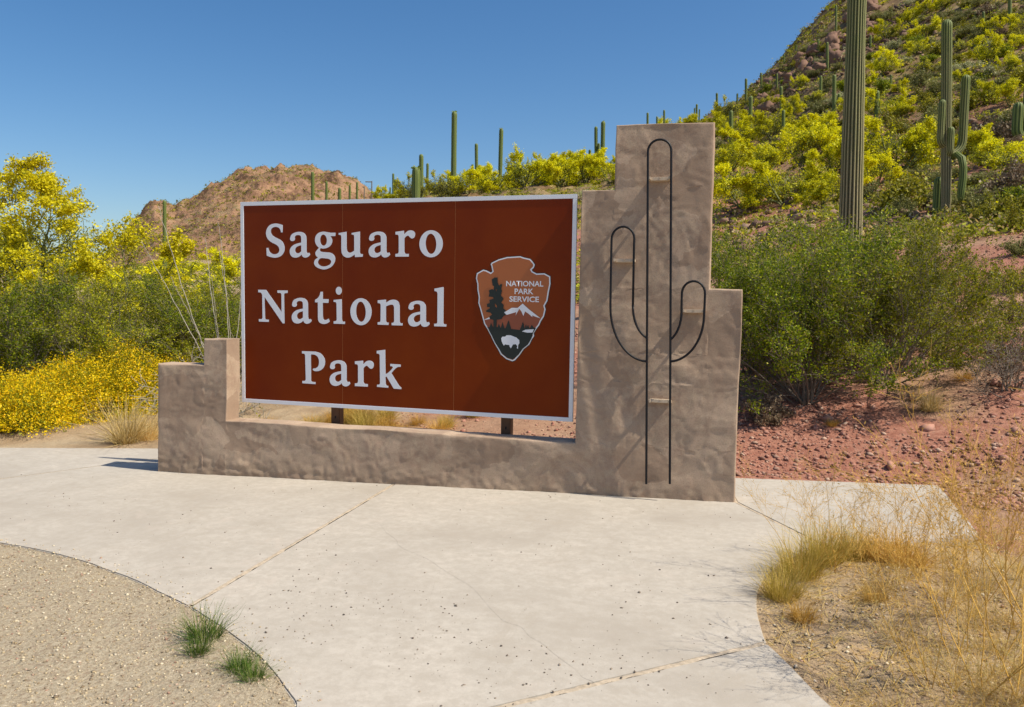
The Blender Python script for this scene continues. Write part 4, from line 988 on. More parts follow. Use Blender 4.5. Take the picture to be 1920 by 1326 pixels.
SAG = [ # column, top row, foot row, half width, arms, buds, label
 (850, 209, 348, 5.0, 0, 14, 'tallest bud-topped saguaro on the skyline above the sign'),
 (937, 241, 338, 3.8, 0, 8, 'slightly leaning saguaro on the skyline above the right part of the sign'),
 (894, 269, 335, 3.0, 1, 0, 'thin saguaro with one short low arm between two taller ones above the sign'),
 (780, 313, 385, 7.6, 0, 22, 'thick saguaro crowned with green flower buds just above the top edge of the sign'),
 (790, 289, 372, 4.0, 0, 0, 'round-topped saguaro right behind the bud-crowned one'),
 (801, 306, 358, 2.4, 0, 0, 'thin saguaro right of the bud-crowned one above the sign'),
 (826, 330, 352, 2.0, 0, 0, 'small saguaro low on the skyline left of the tallest skyline saguaro'),
 (737, 325, 366, 1.9, 0, 0, 'taller one of the little saguaro cluster above the seam of the sign'),
 (741, 336, 366, 2.2, 0, 0, 'shorter stout saguaro touching its taller neighbour above the sign'),
 (731, 351, 368, 1.5, 0, 0, 'tiny saguaro at the left of the little cluster above the sign'),
 (749, 351, 368, 1.6, 0, 0, 'tiny saguaro at the right of the little cluster above the sign'),
 (1118, 237, 300, 3.0, 3, 0, 'candelabra saguaro with upturned arms on the skyline left of the tower'),
 (1129, 227, 312, 3.8, 0, 5, 'plain tall saguaro beside the candelabra one left of the tower'),
 (1214, 211, 250, 2.0, 0, 0, 'saguaro peeking over the left part of the tower top'),
 (1232, 218, 250, 1.6, 0, 0, 'tiny saguaro tip just over the middle of the tower top'),
 (1246, 206, 250, 1.8, 0, 0, 'thin saguaro peeking over the middle of the tower top'),
 (1306, 195, 235, 1.8, 2, 0, 'small many-stemmed saguaro peeking over the right part of the tower top'),
 (1345, 174, 208, 1.9, 0, 0, 'slim saguaro on the skyline just right of the tower top'),
 (1371, 207, 278, 3.5, 0, 0, 'dark saguaro standing in yellow bushes nearest the right side of the tower'),
 (1406, 180, 263, 3.4, 0, 0, 'saguaro above the yellow bushes, second from the tower'),
 (1382, 175, 197, 1.6, 0, 0, 'tiny saguaro on the skyline above the dark one next to the tower'),
 (1399, 147, 182, 2.2, 0, 0, 'skyline saguaro where the hill edge steepens'),
 (1428, 136, 170, 1.8, 0, 0, 'thin saguaro just under the hill skyline, left of a tight pair'),
 (1444, 150, 162, 1.3, 0, 0, 'tiny saguaro stub just under the hill skyline'),
 (1457, 138, 172, 1.7, 0, 0, 'thin saguaro just under the rocky outcrop of the skyline'),
 (1465, 162, 212, 2.6, 0, 0, 'upper saguaro of the stacked pair left of the tallest saguaro'),
 (1469, 206, 256, 2.8, 0, 0, 'lower saguaro of the stacked pair left of the tallest saguaro'),
 (1470, 102, 116, 1.2, 0, 0, 'tiny saguaro spike on the rocky skyline edge'),
 (1493, 84, 98, 1.2, 0, 0, 'tiny saguaro spike higher on the rocky skyline edge'),
 (1535, 74, 102, 1.7, 0, 0, 'thin saguaro on the dark rocks left of the tallest saguaro'),
 (1552, 79, 134, 2.2, 0, 0, 'saguaro on the dark rocks close left of the tallest saguaro'),
 (1539, 142, 190, 2.3, 0, 0, 'saguaro in mid slope left of the tallest saguaro'),
 (1564, 140, 224, 3.3, 1, 0, 'one-armed saguaro just left of the tallest saguaro'),
 (1568, 10, 70, 1.7, 0, 0, 'lone saguaro standing up against the sky on the top skyline'),
 (1642, 170, 235, 4.0, 0, 0, 'bright green saguaro just right of the tallest saguaro'),
 (1632, 66, 90, 1.9, 0, 0, 'small saguaro high up just right of the tallest saguaro'),
 (1829, 70, 103, 2.8, 0, 0, 'short dark saguaro up the slope right of the forked saguaro'),
 (1829, 22, 40, 2.2, 0, 0, 'small dark saguaro near the top edge right of the forked saguaro'),
 (1844, 22, 60, 2.2, 0, 0, 'slim saguaro near the top edge of the photo at the right'),
 (1894, -20, 46, 3.2, 0, 0, 'saguaro cut by the top edge near the right corner'),
 (1671, 140, 165, 1.8, 0, 0, 'small saguaro among yellow bushes right of the bright green one'),
 (309, 376, 432, 3.0, 0, 4, 'lone saguaro on the flat left of the sign in front of the far rocky hill'),
 (587, 322, 378, 2.8, 0, 3, 'tallest saguaro before the far rocky hill above the sign'),
 (612, 340, 378, 2.2, 1, 0, 'saguaro with a small left arm before the far rocky hill'),
 (636, 352, 378, 2.8, 0, 0, 'stout short saguaro at the right foot of the far rocky hill'),
 (655, 347, 378, 2.0, 0, 0, 'saguaro on the right flank line of the far rocky hill'),
 (669, 341, 378, 1.8, 0, 0, 'thin saguaro right of the far rocky hill above the sign'),
]
for (px, top, foot, hw, arms, nb, lab) in SAG:
    P = on_ground(px, foot) if px > 690 else at(px, 95 if px > 400 else 70)
    d = dist(P)
    if d > 120: P = at(px, 112)
    h = z_at(P, px, top)-P[2]; r = metres(P, hw)
    if px < 690: pass
    am = ()
    if arms == 1: am = ((h*.34, r*2.6, h*.22, SIDE_L if px in (894, 612) else SIDE_R, r*.75),)
    if arms == 2: am = ((h*.3, r*2.5, h*.55, SIDE_L, r*.7), (h*.3, r*2.6, h*.5, SIDE_R, r*.7))
    if arms == 3: am = ((h*.34, r*4.0, h*.20, SIDE_L, r*.8), (h*.30, r*4.0, h*.34, SIDE_R, r*.8), (h*.36, r*2.2, h*.30, SIDE_R-.9, r*.7))
    ln = lean_for(P, h, px+{937: 3, 850: 2, 1129: 2, 1642: 3, 1406: 2}.get(px, float(rs.uniform(-1, 1))))
    saguaro(P, h, r, lab, am, ln, 10, 2, nb, .11, 0.0, 'saguaros seen along the skyline and slope', n=10)

# ------------------------------------------------------------------ palo verdes and shrubs on the slope
rng = np.random.default_rng(11)
PV = [ # column, foot row, width
 (1395, 392, 120), (1470, 382, 130), (1545, 388, 110), (1430, 330, 120), (1510, 325, 120), (1370, 320, 90), (1560, 330, 100), (1640, 350, 110), (1680, 325, 140), (1725, 310, 100), (1500, 275, 90), (1400, 275, 85), (1450, 262, 75), (1370, 262, 70),
 (1545, 262, 100), (1660, 226, 100), (1690, 222, 70), (1485, 218, 70), (1590, 210, 60), (1580, 262, 70), (1370, 225, 70), (1435, 215, 60), (1345, 235, 60), (1500, 172, 50), (1530, 196, 50), (1655, 143, 80), (1735, 140, 70), (1690, 176, 60), (1665, 78, 60), (1740, 68, 85), (1720, 105, 60),
 (1735, 26, 50), (1765, 20, 45), (1850, 122, 90), (1890, 140, 70), (1850, 190, 90), (1895, 202, 80), (1860, 235, 70), (1860, 312, 120), (1905, 330, 110), (1820, 300, 90), (1800, 160, 60), (1625, 165, 50), (1915, 60, 60), (1905, 92, 60), (1860, 58, 50), (1700, 48, 50), (1800, 100, 50),
 (985, 350, 130), (930, 358, 110), (1050, 352, 120), (1100, 345, 130), (1060, 322, 110), (1125, 318, 90), (995, 330, 90), (880, 368, 110), (830, 372, 100), (780, 378, 90), (910, 340, 70), (1145, 345, 90), (860, 356, 80), (745, 378, 70), (1160, 300, 60), (715, 380, 50), (1020, 338, 60), (1180, 290, 80), (1240, 270, 80), (1300, 250, 80), (1090, 302, 60)]
def zone(px, py, P):
    if px < 1160: return 'above the right half of the sign' if px > 900 else 'above the middle of the sign'
    if px < 1345: return 'on the skyline behind the tower'
    col = 'left of the tallest saguaro' if px < 1600 else ('left of the forked saguaro' if px < 1775 else 'right of the forked saguaro')
    if py > 340: return 'at slope foot ' + col
    if py > 270: return 'low down ' + col
    if py > 200: return 'midway up ' + col
    if py > 110: return 'high up ' + col
    return 'near hilltop ' + col
PVO, SHO = [], []
for i, (px, py, w) in enumerate(PV):
    P = on_ground(px, py)
    if dist(P) > 120: P = at(px, 108)
    wm = metres(P, w); k = int(rng.choice(9, p=[.17, .09, .17, .06, .14, .12, .06, .05, .14])); s = wm/3.9*rng.uniform(.85, 1.1)*(1.28 if 250 < py and px > 1340 else 1.0)
    size = 'broad' if w >= 110 else ('middling' if w >= 75 else 'small')
    PVO.append((f'{size} yellow palo verde', zone(px, py, P), px, plant('palo_verde', pv_var[k], P, s*rng.uniform(.72, 1.15), rng.uniform(0, 6.28), s, 'x', 'tree', 'palo verdes in bloom on the slope', sink=.15*s)))
# dark and grey-green shrubs between them
taken = [(p[0], p[1], p[2]*.4) for p in PV]
names = ('grey green', 'olive', 'pale grey', 'brown leafless', 'pale cholla-like', 'fresh green')
cnt = 0
for tr in range(4000):
    px = rng.uniform(700, 1935); lo = np.interp(px, [700, 850, 1000, 1150, 1340, 1450, 1600, 1935], [366, 356, 342, 322, 222, 140, 30, -30]); hi = np.interp(px, [700, 1330, 1400, 1600, 1750, 1935], [388, 388, 400, 400, 395, 420])
    py = lo+(hi-lo)*rng.uniform(0, 1)**1.15
    if py > 330 and px < 1330 and rng.uniform() < .8: continue
    P = on_ground(px, py); d = dist(P)
    if d > 165 or d < 17: continue
    s = rng.uniform(.6, 1.35); wpx = s*1.5*F/d*.5
    if any((px-a)**2+((py-b2)*1.8)**2 < (wpx*.8+c3*.55)**2 for a, b2, c3 in taken): continue
    taken.append((px, py, wpx)); k = int(rng.choice(6, p=[.28, .27, .14, .12, .1, .09]))
    SHO.append((f'low {names[k]} shrub', zone(px, py, P), px, plant('desert_shrub', gg_var[k], P, s*rng.uniform(.8, 1.2), rng.uniform(0, 6.28), s*1.15, 'x', 'shrub', 'low shrubs on the slope', sink=.06)))
    cnt += 1
    if cnt >= 290: break
ORD = ('leftmost', 'second from left', 'third from left', 'fourth from left', 'fifth from left', 'sixth from left', 'seventh from left', 'eighth from left')
def name_row(items):
    by = {}
    for a in items: by.setdefault((a[0], a[1]), []).append(a)
    for (what, where), g in by.items():
        g.sort(key=lambda a: a[2])
        for i, a in enumerate(g):
            if len(g) == 1: a[3]['label'] = f'{what} {where}'
            elif i == len(g)-1: a[3]['label'] = f'rightmost {what} {where}'
            elif i < len(ORD): a[3]['label'] = f'{ORD[i]} {what} {where}'
            else: a[3]['label'] = f'{what} {where}, right half'
name_row(PVO); name_row(SHO)
# flat left of the sign: palo verdes and shrubs in the distance
for (px, d, w, lab) in ((225, 36, 4.6, 'yellow palo verde behind the ocotillo left of the sign'), (430, 30, 4, 'yellow palo verde just left of the sign edge'), (215, 40, 5, 'distant yellow palo verde behind the big tree'), (380, 55, 6, 'far yellow palo verde below the rocky hill'), (255, 62, 6, 'farthest yellow palo verde at the left foot of the rocky hill'), (-60, 30, 5, 'palo verde cut by the left edge behind the big tree'), (500, 60, 6, 'palo verde hidden mostly by the sign'), (445, 80, 7, 'far palo verde beside the sign at the foot of the rocky hill'), (345, 90, 7, 'palo verde at the base of the rocky hill')):
    if px in (500,): continue
    k = int(rng.integers(0, 5)); s = w/3.6
    plant('palo_verde', pv_var[k], at(px, d), s*.62, rng.uniform(0, 6), s, lab, 'tree', 'palo verdes on the flat left of the sign', sink=.1)

# ------------------------------------------------------------------ rocks
ICO = None
def ico(sub=1):
    bm = bmesh.new(); bmesh.ops.create_icosphere(bm, subdivisions=sub, radius=1); v = np.array([q.co[:] for q in bm.verts]); t = np.array([[x.index for x in f.verts] for f in bm.faces]); bm.free(); return v, t
IV, IT = ico(); BV3, BT3 = ico(3)
OV = np.array([[1, 0, 0], [-1, 0, 0], [0, 1, 0], [0, -1, 0], [0, 0, 1], [0, 0, -1]], float); OT = np.array([[0, 2, 4], [2, 1, 4], [1, 3, 4], [3, 0, 4], [2, 0, 5], [1, 2, 5], [3, 1, 5], [0, 3, 5]])
def stones(rng, P, size, big=True, flat=.65):
    BV, BT = (IV, IT) if big else (OV, OT)
    n = len(P); k = len(BV)
    q = rng.normal(size=(n, 4)); q /= np.linalg.norm(q, axis=1)[:, None]; w, x, y, z = q.T
    R = np.stack([1-2*(y*y+z*z), 2*(x*y-z*w), 2*(x*z+y*w), 2*(x*y+z*w), 1-2*(x*x+z*z), 2*(y*z-x*w), 2*(x*z-y*w), 2*(y*z+x*w), 1-2*(x*x+y*y)], -1).reshape(n, 3, 3)
    V = BV[None]*(1+.28*rng.normal(size=(n, k, 1)).clip(-1.4, 1.4))*(rng.uniform(.55, 1.15, (n, 1, 3)))
    V = np.einsum('nij,nkj->nki', R, V); V[:, :, 2] *= flat
    V = V*size[:, None, None]+P[:, None, :]
    return V.reshape(-1, 3), (np.arange(n)*k)[:, None, None]*1+BT[None]
def stuff_stones(name, P, size, mt, big, seed, parent=None, flat=.65):
    V, t = stones(np.random.default_rng(seed), P, size, big, flat)
    return tag(obj(name, new_mesh(name, V, tris=t.reshape(-1, 3), mats=[mt])), kind='stuff')
rng = np.random.default_rng(77)
def polar_pts(n, px0, px1, d0, d1, cond=None):
    a = YAW+np.arctan((rng.uniform(px0, px1, n)-960)/F); d = d0+(d1-d0)*rng.uniform(0, 1, n)**1.3
    x, y = CX+d*np.sin(a), CY+d*np.cos(a)
    if cond is not None: k = cond(x, y); x, y = x[k], y[k]
    return x, y
# red gravel bank
x, y = polar_pts(52000, 650, 2050, 7.2, 20, lambda x, y: ~in_poly(x, y, PAVE) & ((y > 1.0) | (x > 7.1)) & ((y > -.6)) & (fbm(x*.8, y*.8, seed=71)+.35 > rng.uniform(-.6, .6, len(x))))
sz = .007+.030*rng.uniform(0, 1, len(x))**4.2
stuff_stones('red_gravel', np.stack([x, y, ground_z(x, y)+sz*.15], -1), sz, M_RED_STONE, True, 1)
# tan gravel of the lay-by
x = rng.uniform(-3.5, 4.1, 60000); y = rng.uniform(-5.6, -2.2, 60000)
k = (~in_poly(x, y, PAVE) | (seg_dist(x, y, PAVE) < .17*rng.uniform(0, 1, len(x))**2.2)) & (np.abs(np.arctan2(x-CX, y-CY)-YAW) < .66) & (rng.uniform(0, 1, len(x)) < .85); x, y = x[k], y[k]
sz = .0033+.0085*rng.uniform(0, 1, len(x))**3.4
stuff_stones('road_gravel', np.stack([x, y, np.where(in_poly(x, y, PAVE), plane_z(x), ground_z(x, y))+sz*.2], -1), sz, M_TAN_STONE, False, 2)
# crumbs on the slabs
n = 8500; x = rng.uniform(-1.5, 5.7, n); y = rng.uniform(-4.6, .0, n)
wgt = .10+.9*np.exp(-((x-4.0)**2/2.2+(y+3.0)**2/.6))+.35*np.exp(-((x-3.6)**2+(y+3.3)**2)/.12)+.5*np.exp(-(seg_dist(x, y, [(4.57, -3.68), (5.68, -2.76)])/.03)**2)
k = in_poly(x, y, PAVE) & (rng.uniform(0, 1, n) < wgt*(.55+.9*(fbm(x*2.2, y*2.2, seed=81)))); x, y = x[k], y[k]
sz = .0026+.0065*rng.uniform(0, 1, len(x))**3
stuff_stones('pebbles', np.stack([x, y, plane_z(x)+sz*.3], -1), sz, M_DARK_STONE, False, 3)
# litter and pebbles on the planted corner
x = rng.uniform(5.6, 9.0, 16000); y = rng.uniform(-5.2, .2, 16000)
k = ~in_poly(x, y, PAVE) & (y < -.2+.0*x) & (fbm(x*1.8, y*1.8, seed=83) > -.25); x, y = x[k], y[k]
sz = .004+.013*rng.uniform(0, 1, len(x))**4
stuff_stones('pebbles', np.stack([x, y, ground_z(x, y)+sz*.2], -1), sz, M_TAN_STONE, False, 4)
# single red rocks one can pick out on the bank
for k in range(46):
    for _ in range(30):
        px = rng.uniform(1390, 1930); d = rng.uniform(8.3, 13.5); P = at(px, d)
        if not in_poly(np.array([P[0]]), np.array([P[1]]), PAVE)[0]: break
    s = rng.uniform(.035, .085)
    V, t = stones(rng, np.zeros((1, 3)), np.array([s]), True)
    r = obj('rock', new_mesh('rock', V, tris=t.reshape(-1, 3), mats=[M_RED_STONE]), None, (P[0], P[1], P[2]+s*.2))
    tag(r, 'angular red rock lying loose on the red gravel bank behind the pad', 'rock', 'red rocks on the gravel bank')
# boulders of the outcrop along the hill's skyline
for k in range(60):
    px = rng.uniform(1400, 1640); py = np.interp(px, [1400, 1480, 1560, 1640], [190, 130, 75, 10])+rng.uniform(-10, 50)
    P = on_ground(px, py); s = rng.uniform(.5, 1.3)
    if dist(P) > 150: continue
    q = rng.uniform(0, 90, 3); fl = rng.uniform(.5, .9, 3); B = BV3
    h = 1+.35*fbm(B[:, 0]*1.6+q[0], B[:, 1]*1.6+q[1], B[:, 2]*1.6+q[2], octv=3)
    cel = np.round(B*2.3+q[None]*.01)/2.3; V = (B*.45+cel*.55)*h[:, None]*fl*s
    r = obj('boulder', new_mesh('boulder', V, tris=BT3, mats=[M_CLIFF]), None, (P[0], P[1], P[2]+s*.1))
    tag(r, 'dark red boulder in the outcrop along the upper left skyline of the hill', 'boulder', 'boulders of the skyline outcrop')
x, y = polar_pts(9000, 1150, 2000, 22, 130)
sz = .05+.26*rng.uniform(0, 1, len(x))**4
stuff_stones('hillside_rubble', np.stack([x, y, ground_z(x, y)+sz*.1], -1), sz, M_HILL_STONE, True, 5)
x, y = polar_pts(3200, 1380, 1680, 80, 190); kk = fbm(x*.06, y*.06, seed=91) > -.25; x, y = x[kk], y[kk]
sz = .12+.45*rng.uniform(0, 1, len(x))**3
stuff_stones('outcrop_rubble', np.stack([x, y, ground_z(x, y)+sz*.1], -1), sz, M_CLIFF, True, 6)
def cover(name, P, size, nl, mt, seed, leaf=None):
    rg = np.random.default_rng(seed); n = len(P)
    o = rg.normal(size=(n, nl, 3))*np.array([.5, .5, .22]); o[:, :, 2] = np.abs(o[:, :, 2])
    Q = (P[:, None, :]+o*size[:, None, None]).reshape(-1, 3)
    v, q = leaves(rg, Q, np.repeat(size*.42 if leaf is None else leaf, nl), aspect=.6)
    tag(obj(name, new_mesh(name, v, quads=q, mats=[mt])), kind='stuff')
for k, (mt, nn) in enumerate(((M_OLIVE, 3200), (M_GREY, 2400), (M_PV_GRN, 4200), (M_STRAW, 1600), (M_PV_YEL, 1100))):
    x, y = polar_pts(nn, 650, 2000, 19, 210)
    cover('ground_cover', np.stack([x, y, ground_z(x, y)], -1), rng.uniform(.2, .55, len(x)), 34, mt, 400+k, .06+.0011*np.hypot(x-CX, y-CY))
x, y = polar_pts(1800, 1330, 1720, 110, 240)
cover('ground_cover', np.stack([x, y, ground_z(x, y)], -1), rng.uniform(.3, .8, len(x)), 24, M_OLIVE, 409, .05+.0011*np.hypot(x-CX, y-CY))
k = rng.choice(len(HILL_PTS), 11000); P = HILL_PTS[k]; P = P[P[:, 2] > 6]
cover('hill_brush', P, rng.uniform(.6, 1.6, len(P)), 7, M_OLIVE, 410)

# ------------------------------------------------------------------ yellow daisy bush and dry grass at the left
def blades(rng, n, L, base_r, spread, w, droop=.5, up=1.0, segs=3):
    a = rng.uniform(0, 2*math.pi, n); rr2 = base_r*np.sqrt(rng.uniform(0, 1, n))
    p = np.stack([rr2*np.cos(a), rr2*np.sin(a), np.full(n, -.01)], -1)
    a2 = a+rng.normal(size=n)*.7; tilt = np.abs(rng.normal(size=n))*spread
    d = np.stack([np.cos(a2)*np.sin(tilt), np.sin(a2)*np.sin(tilt), np.cos(tilt)*up], -1)
    ln = L*rng.uniform(.45, 1.1, n)
    side = np.stack([-np.sin(a2), np.cos(a2), 0*a2], -1)+rng.normal(size=(n, 3))*.5; side /= np.linalg.norm(side, axis=1)[:, None]
    rows = []
    for s in range(segs+1):
        t = s/segs; c0 = p+d*(ln*t)[:, None]+np.stack([np.cos(a2), np.sin(a2), -np.ones(n)*.8], -1)*(droop*ln*t*t*rng.uniform(.1, .6, n))[:, None]
        ww = w*(1-t*.85)
        rows.append(np.stack([c0-side*ww, c0+side*ww], 1))
    V = np.stack(rows, 1)  # n, segs+1, 2, 3
    base = (np.arange(n)*(segs+1)*2)[:, None, None]; f = np.array([[s*2, s*2+1, s*2+3, s*2+2] for s in range(segs)])
    return V.reshape(-1, 3), (base+f[None]).reshape(-1, 4)
def tuft_mesh(seed, n, L, br, sp, w, mt, droop=.5, name='grass_tuft'):
    v, q = blades(np.random.default_rng(seed), n, L, br, sp, w, droop)
    return new_mesh(name, v, quads=q, mats=[mt])
def daisy_bush(seed, R, H, nst, nl, nf):
    rng = np.random.default_rng(seed)
    th = rng.uniform(0, 2*math.pi, nst); ph = np.arccos(rng.uniform(.05, 1, nst))
    dr = np.stack([np.sin(ph)*np.cos(th)*R, np.sin(ph)*np.sin(th)*R, np.cos(ph)*H], -1)*rng.uniform(.6, 1.08, (nst, 1))*(1+.22*fbm(np.cos(th)*2+5, np.sin(th)*2+ph, seed=seed))[:, None]
    p0 = dr*np.array([.15, .15, 0])+np.array([0, 0, -.02])
    segs = np.concatenate([p0, p0*.4+dr*.6+np.array([0, 0, .04]), np.full((nst, 1), .004), np.full((nst, 1), .0028)], 1)
    segs2 = np.concatenate([segs[:, 3:6], dr, np.full((nst, 1), .0028), np.full((nst, 1), .0018)], 1)
    v, q = tubes(np.concatenate([segs, segs2]), 3); wood = new_mesh('flower_bush_trunk', v, quads=q, mats=[M_BRITL])
    k = rng.integers(0, nst, nl); t = rng.uniform(.3, .98, (nl, 1)); P = dr[k]*t+rng.normal(size=(nl, 3))*.05; P = P[P[:, 2] > 0]
    v, q = leaves(rng, P, .030, aspect=.4); crown = new_mesh('flower_bush_crown', v, quads=q, mats=[M_BRITL])
    k = rng.integers(0, nst, nf); P = dr[k]*rng.uniform(.9, 1.06, (nf, 1))+rng.normal(size=(nf, 3))*.045; P = P[P[:, 2] > .02]
    v, q = leaves(rng, P, .020, aspect=.9); return wood, crown, new_mesh('flower_bush_blossom', v, quads=q, mats=[M_BRIT])
db = [daisy_bush(3, 1.15, .98, 1700, 44000, 30000), daisy_bush(4, .9, .7, 1200, 28000, 18000)]
for (px, d, k, s, rz, lab) in ((200, 13.1, 0, .98, .3, 'big mound of golden yellow daisies beside the low left end of the wall'), (55, 12.5, 1, 1.0, 1.5, 'lower mound of yellow daisies left of the big golden mound'), (-60, 13.0, 0, .85, 2.2, 'mound of yellow daisies cut by the left edge'), (300, 13.8, 1, .95, 4.2, 'yellow daisies peeking over the low left end of the wall')):
    plant('flower_bush', db[k], at(px, d), s, rz, s, lab, 'bush', 'golden daisy mounds at the left')
straw = [tuft_mesh(60+k, 420, .62, .12, .6, .0036, M_STRAW, .6) for k in range(3)]
orange = [tuft_mesh(70+k, 420, .34, .12, .75, .0026, M_ORANGE, .7) for k in range(3)]
gyel = [tuft_mesh(80+k, 700, .42, .13, .55, .0022, M_GYEL, .5) for k in range(3)]
green = [tuft_mesh(90+k, 260, .20, .07, .6, .0020, M_GREEN, .5) for k in range(3)]
def tuft(me, P, s, rz, label, group=None, name='grass_tuft'):
    r = obj(name, me, None, tuple(P)); r.rotation_euler = (0, 0, rz); r.scale = (s, s, s)
    return tag(r, label, 'grass', group)
tuft(straw[0], on_ground(237, 832), 1.12, .3, 'pale straw grass clump at the slab edge beside the low left end of the wall')
tuft(straw[1], on_ground(277, 826), .75, 1.3, 'smaller straw clump squeezed between wall end and yellow daisies')
tuft(straw[2], on_ground(1742, 770), .62, 2, 'lone pale straw tuft on the red gravel below the olive creosote')
tuft(orange[0], on_ground(1808, 715), .6, 1, 'small golden tuft at the right foot of the creosote row')
tuft(orange[1], on_ground(1560, 800), .35, 1, 'tiny dry tuft on the red bank right of the tower')
for k, (px, py, s, lab) in enumerate(((385, 1205, 1.0, 'green tuft against the slab edge, tallest of the four by the gravel'), (372, 1232, .62, 'small low green tuft just below the tallest one by the gravel'), (448, 1258, .72, 'green tuft near the slab edge, third along the gravel'), (474, 1276, .62, 'green tuft nearest the bottom edge along the gravel'))):
    tuft(green[k % 3], on_ground(px, py), s, k*1.3, lab, 'green tufts between gravel and slab')
# straw seen under the sign
rng = np.random.default_rng(99)
for k in range(26):
    x, y = rng.uniform(-.2, 2.4), rng.uniform(1.25, 3.2); P = np.array([x, y, float(ground_z(np.array([x]), np.array([y]))[0])])
    tuft((orange[k % 3] if k % 3 else gyel[0]), P, rng.uniform(.5, .85), rng.uniform(0, 6), 'dry straw tuft seen through the gap under the sign', 'straw tufts behind the sign')

# ------------------------------------------------------------------ ocotillo and bare bush
P = at(432, 12.6)
oc = empty('ocotillo', tuple(P)); tag(oc, 'bare grey ocotillo with long thin canes left of the sign', 'shrub')
rng = np.random.default_rng(15)
def cane(base, tip, bow):
    base, tip = np.array(base), np.array(tip); t = np.linspace(0, 1, 26)[:, None]
    pts = base*(1-t)+tip*t+np.array(bow)*np.sin(t*math.pi)*1.0+rng.normal(size=(26, 3))*.006
    segs = [(*pts[i], *pts[i+1], .0075*(1-.55*i/25), .0075*(1-.55*(i+1)/25)) for i in range(25)]
    # thorny stubs along the cane
    for i in range(1, 25):
        for _ in range(3):
            d = rng.normal(size=3); d /= np.linalg.norm(d); q = pts[i]+(pts[i+1 if i < 25 else i]-pts[i])*rng.uniform()
            segs.append((*q, *(q+d*.03), .0018, .0008))
    v, q = tubes(segs, 5); return new_mesh('cane', v, quads=q, mats=[M_PALETWIG], smooth=True)
def local(px, py, dd=0.0):
    z = z_at(P, px, py); w = metres(P, px-432); return np.array([math.cos(SIDE_R)*w+dd*math.sin(YAW), math.sin(SIDE_R)*w+dd*math.cos(YAW), z-P[2]])
for (px, py, dd, bow) in ((287, 376, .3, (-.15, 0, .25)), (288, 452, -.3, (-.2, 0, .35)), (404, 412, .2, (.05, 0, .05)), (365, 440, .5, (-.05, 0, .15)), (428, 472, -.3, (.06, 0, 0)), (447, 430, .4, (.03, 0, 0)), (350, 520, -.5, (-.1, 0, .2)), (418, 520, -.4, (0, 0, .05))):
    obj('cane', cane((rng.normal()*.05, rng.normal()*.05, 0), local(px, py, dd), bow), oc)
BP = dict(n=[4, 4, 3], gnarl=[.18, .24, .28], trop=[.02, .03, .02], kids=[6, 5], start=[.2, .15], ang=[(25, 65), (25, 70)], ratio=[.62, .55], taper=.7, rmin=.0022)
bare = shrub_meshes(55, 12, .75, (20, 78), BP, 500, .03, .03, M_OLIVE, M_PALETWIG, .012, name='bare_bush')
bare2 = shrub_meshes(56, 10, .62, (20, 75), BP, 900, .025, .03, M_BROWN, M_BARK, .011, name='bare_bush')
plant('bare_bush', bare, at(400, 11.7), 1.15, .4, 1.1, 'tangle of bare pale twigs above the low left wall end', 'bush')
plant('bare_bush', bare2, on_ground(1895, 735), .95, 1.0, 1.0, 'brown leafless bush on the red gravel at the right edge', 'bush')
plant('bare_bush', bare2, on_ground(1908, 672), .5, 3.0, .9, 'second leafless bush above the brown one at the right edge', 'bush')
for (px, py, k, s, lab) in ((1912, 545, 1, .5, 'small olive shrub on the red slope at the right edge'), (1915, 478, 0, .5, 'grey green shrub beside the red track at the right edge'), (1905, 432, 1, .6, 'olive shrub where the red track meets the slope'), (1840, 398, 2, .7, 'pale grey shrub right of the forked saguaro foot'), (1690, 405, 2, .7, 'pale grey shrub left of the stubby saguaro'), (1915, 392, 5, .8, 'fresh green shrub at the right edge above the track'), (1915, 600, 3, .4, 'little brown shrub above the upper leafless bush at the right edge'), (1440, 790, 3, .45, 'little brown shrub under the dark creosote bush')):
    plant('desert_shrub', gg_var[k], on_ground(px, py), s, px*.1, s, lab, 'shrub', 'single shrubs on the red ground', sink=.04)

# ------------------------------------------------------------------ dry corner at the lower right
rng = np.random.default_rng(123)
for k, (px, py, me, s, lab) in enumerate((
   (1468, 1128, gyel[0], .62, 'green straw clump at the left tip of the planted corner'), (1500, 1085, gyel[1], .75, 'green straw clump leaning over the slab, second along the curved edge'),
   (1545, 1060, gyel[2], .82, 'tall green straw clump at the middle of the curved slab edge'), (1600, 1050, gyel[0], .7, 'green straw clump left of the golden grass at the slab edge'),
   (1655, 1052, orange[0], .85, 'golden grass clump at the slab edge by the pad'), (1700, 1060, orange[1], .9, 'golden grass clump right of the slab edge near the pad'),
   (1505, 1165, orange[2], .42, 'low matted brown clump on the tip of the planted corner'), (1640, 1130, orange[1], .42, 'low round straw clump in the middle of the planted corner'))):
    tuft(me, on_ground(px, py), s, k*.9, lab, 'grass clumps along the curved slab edge')
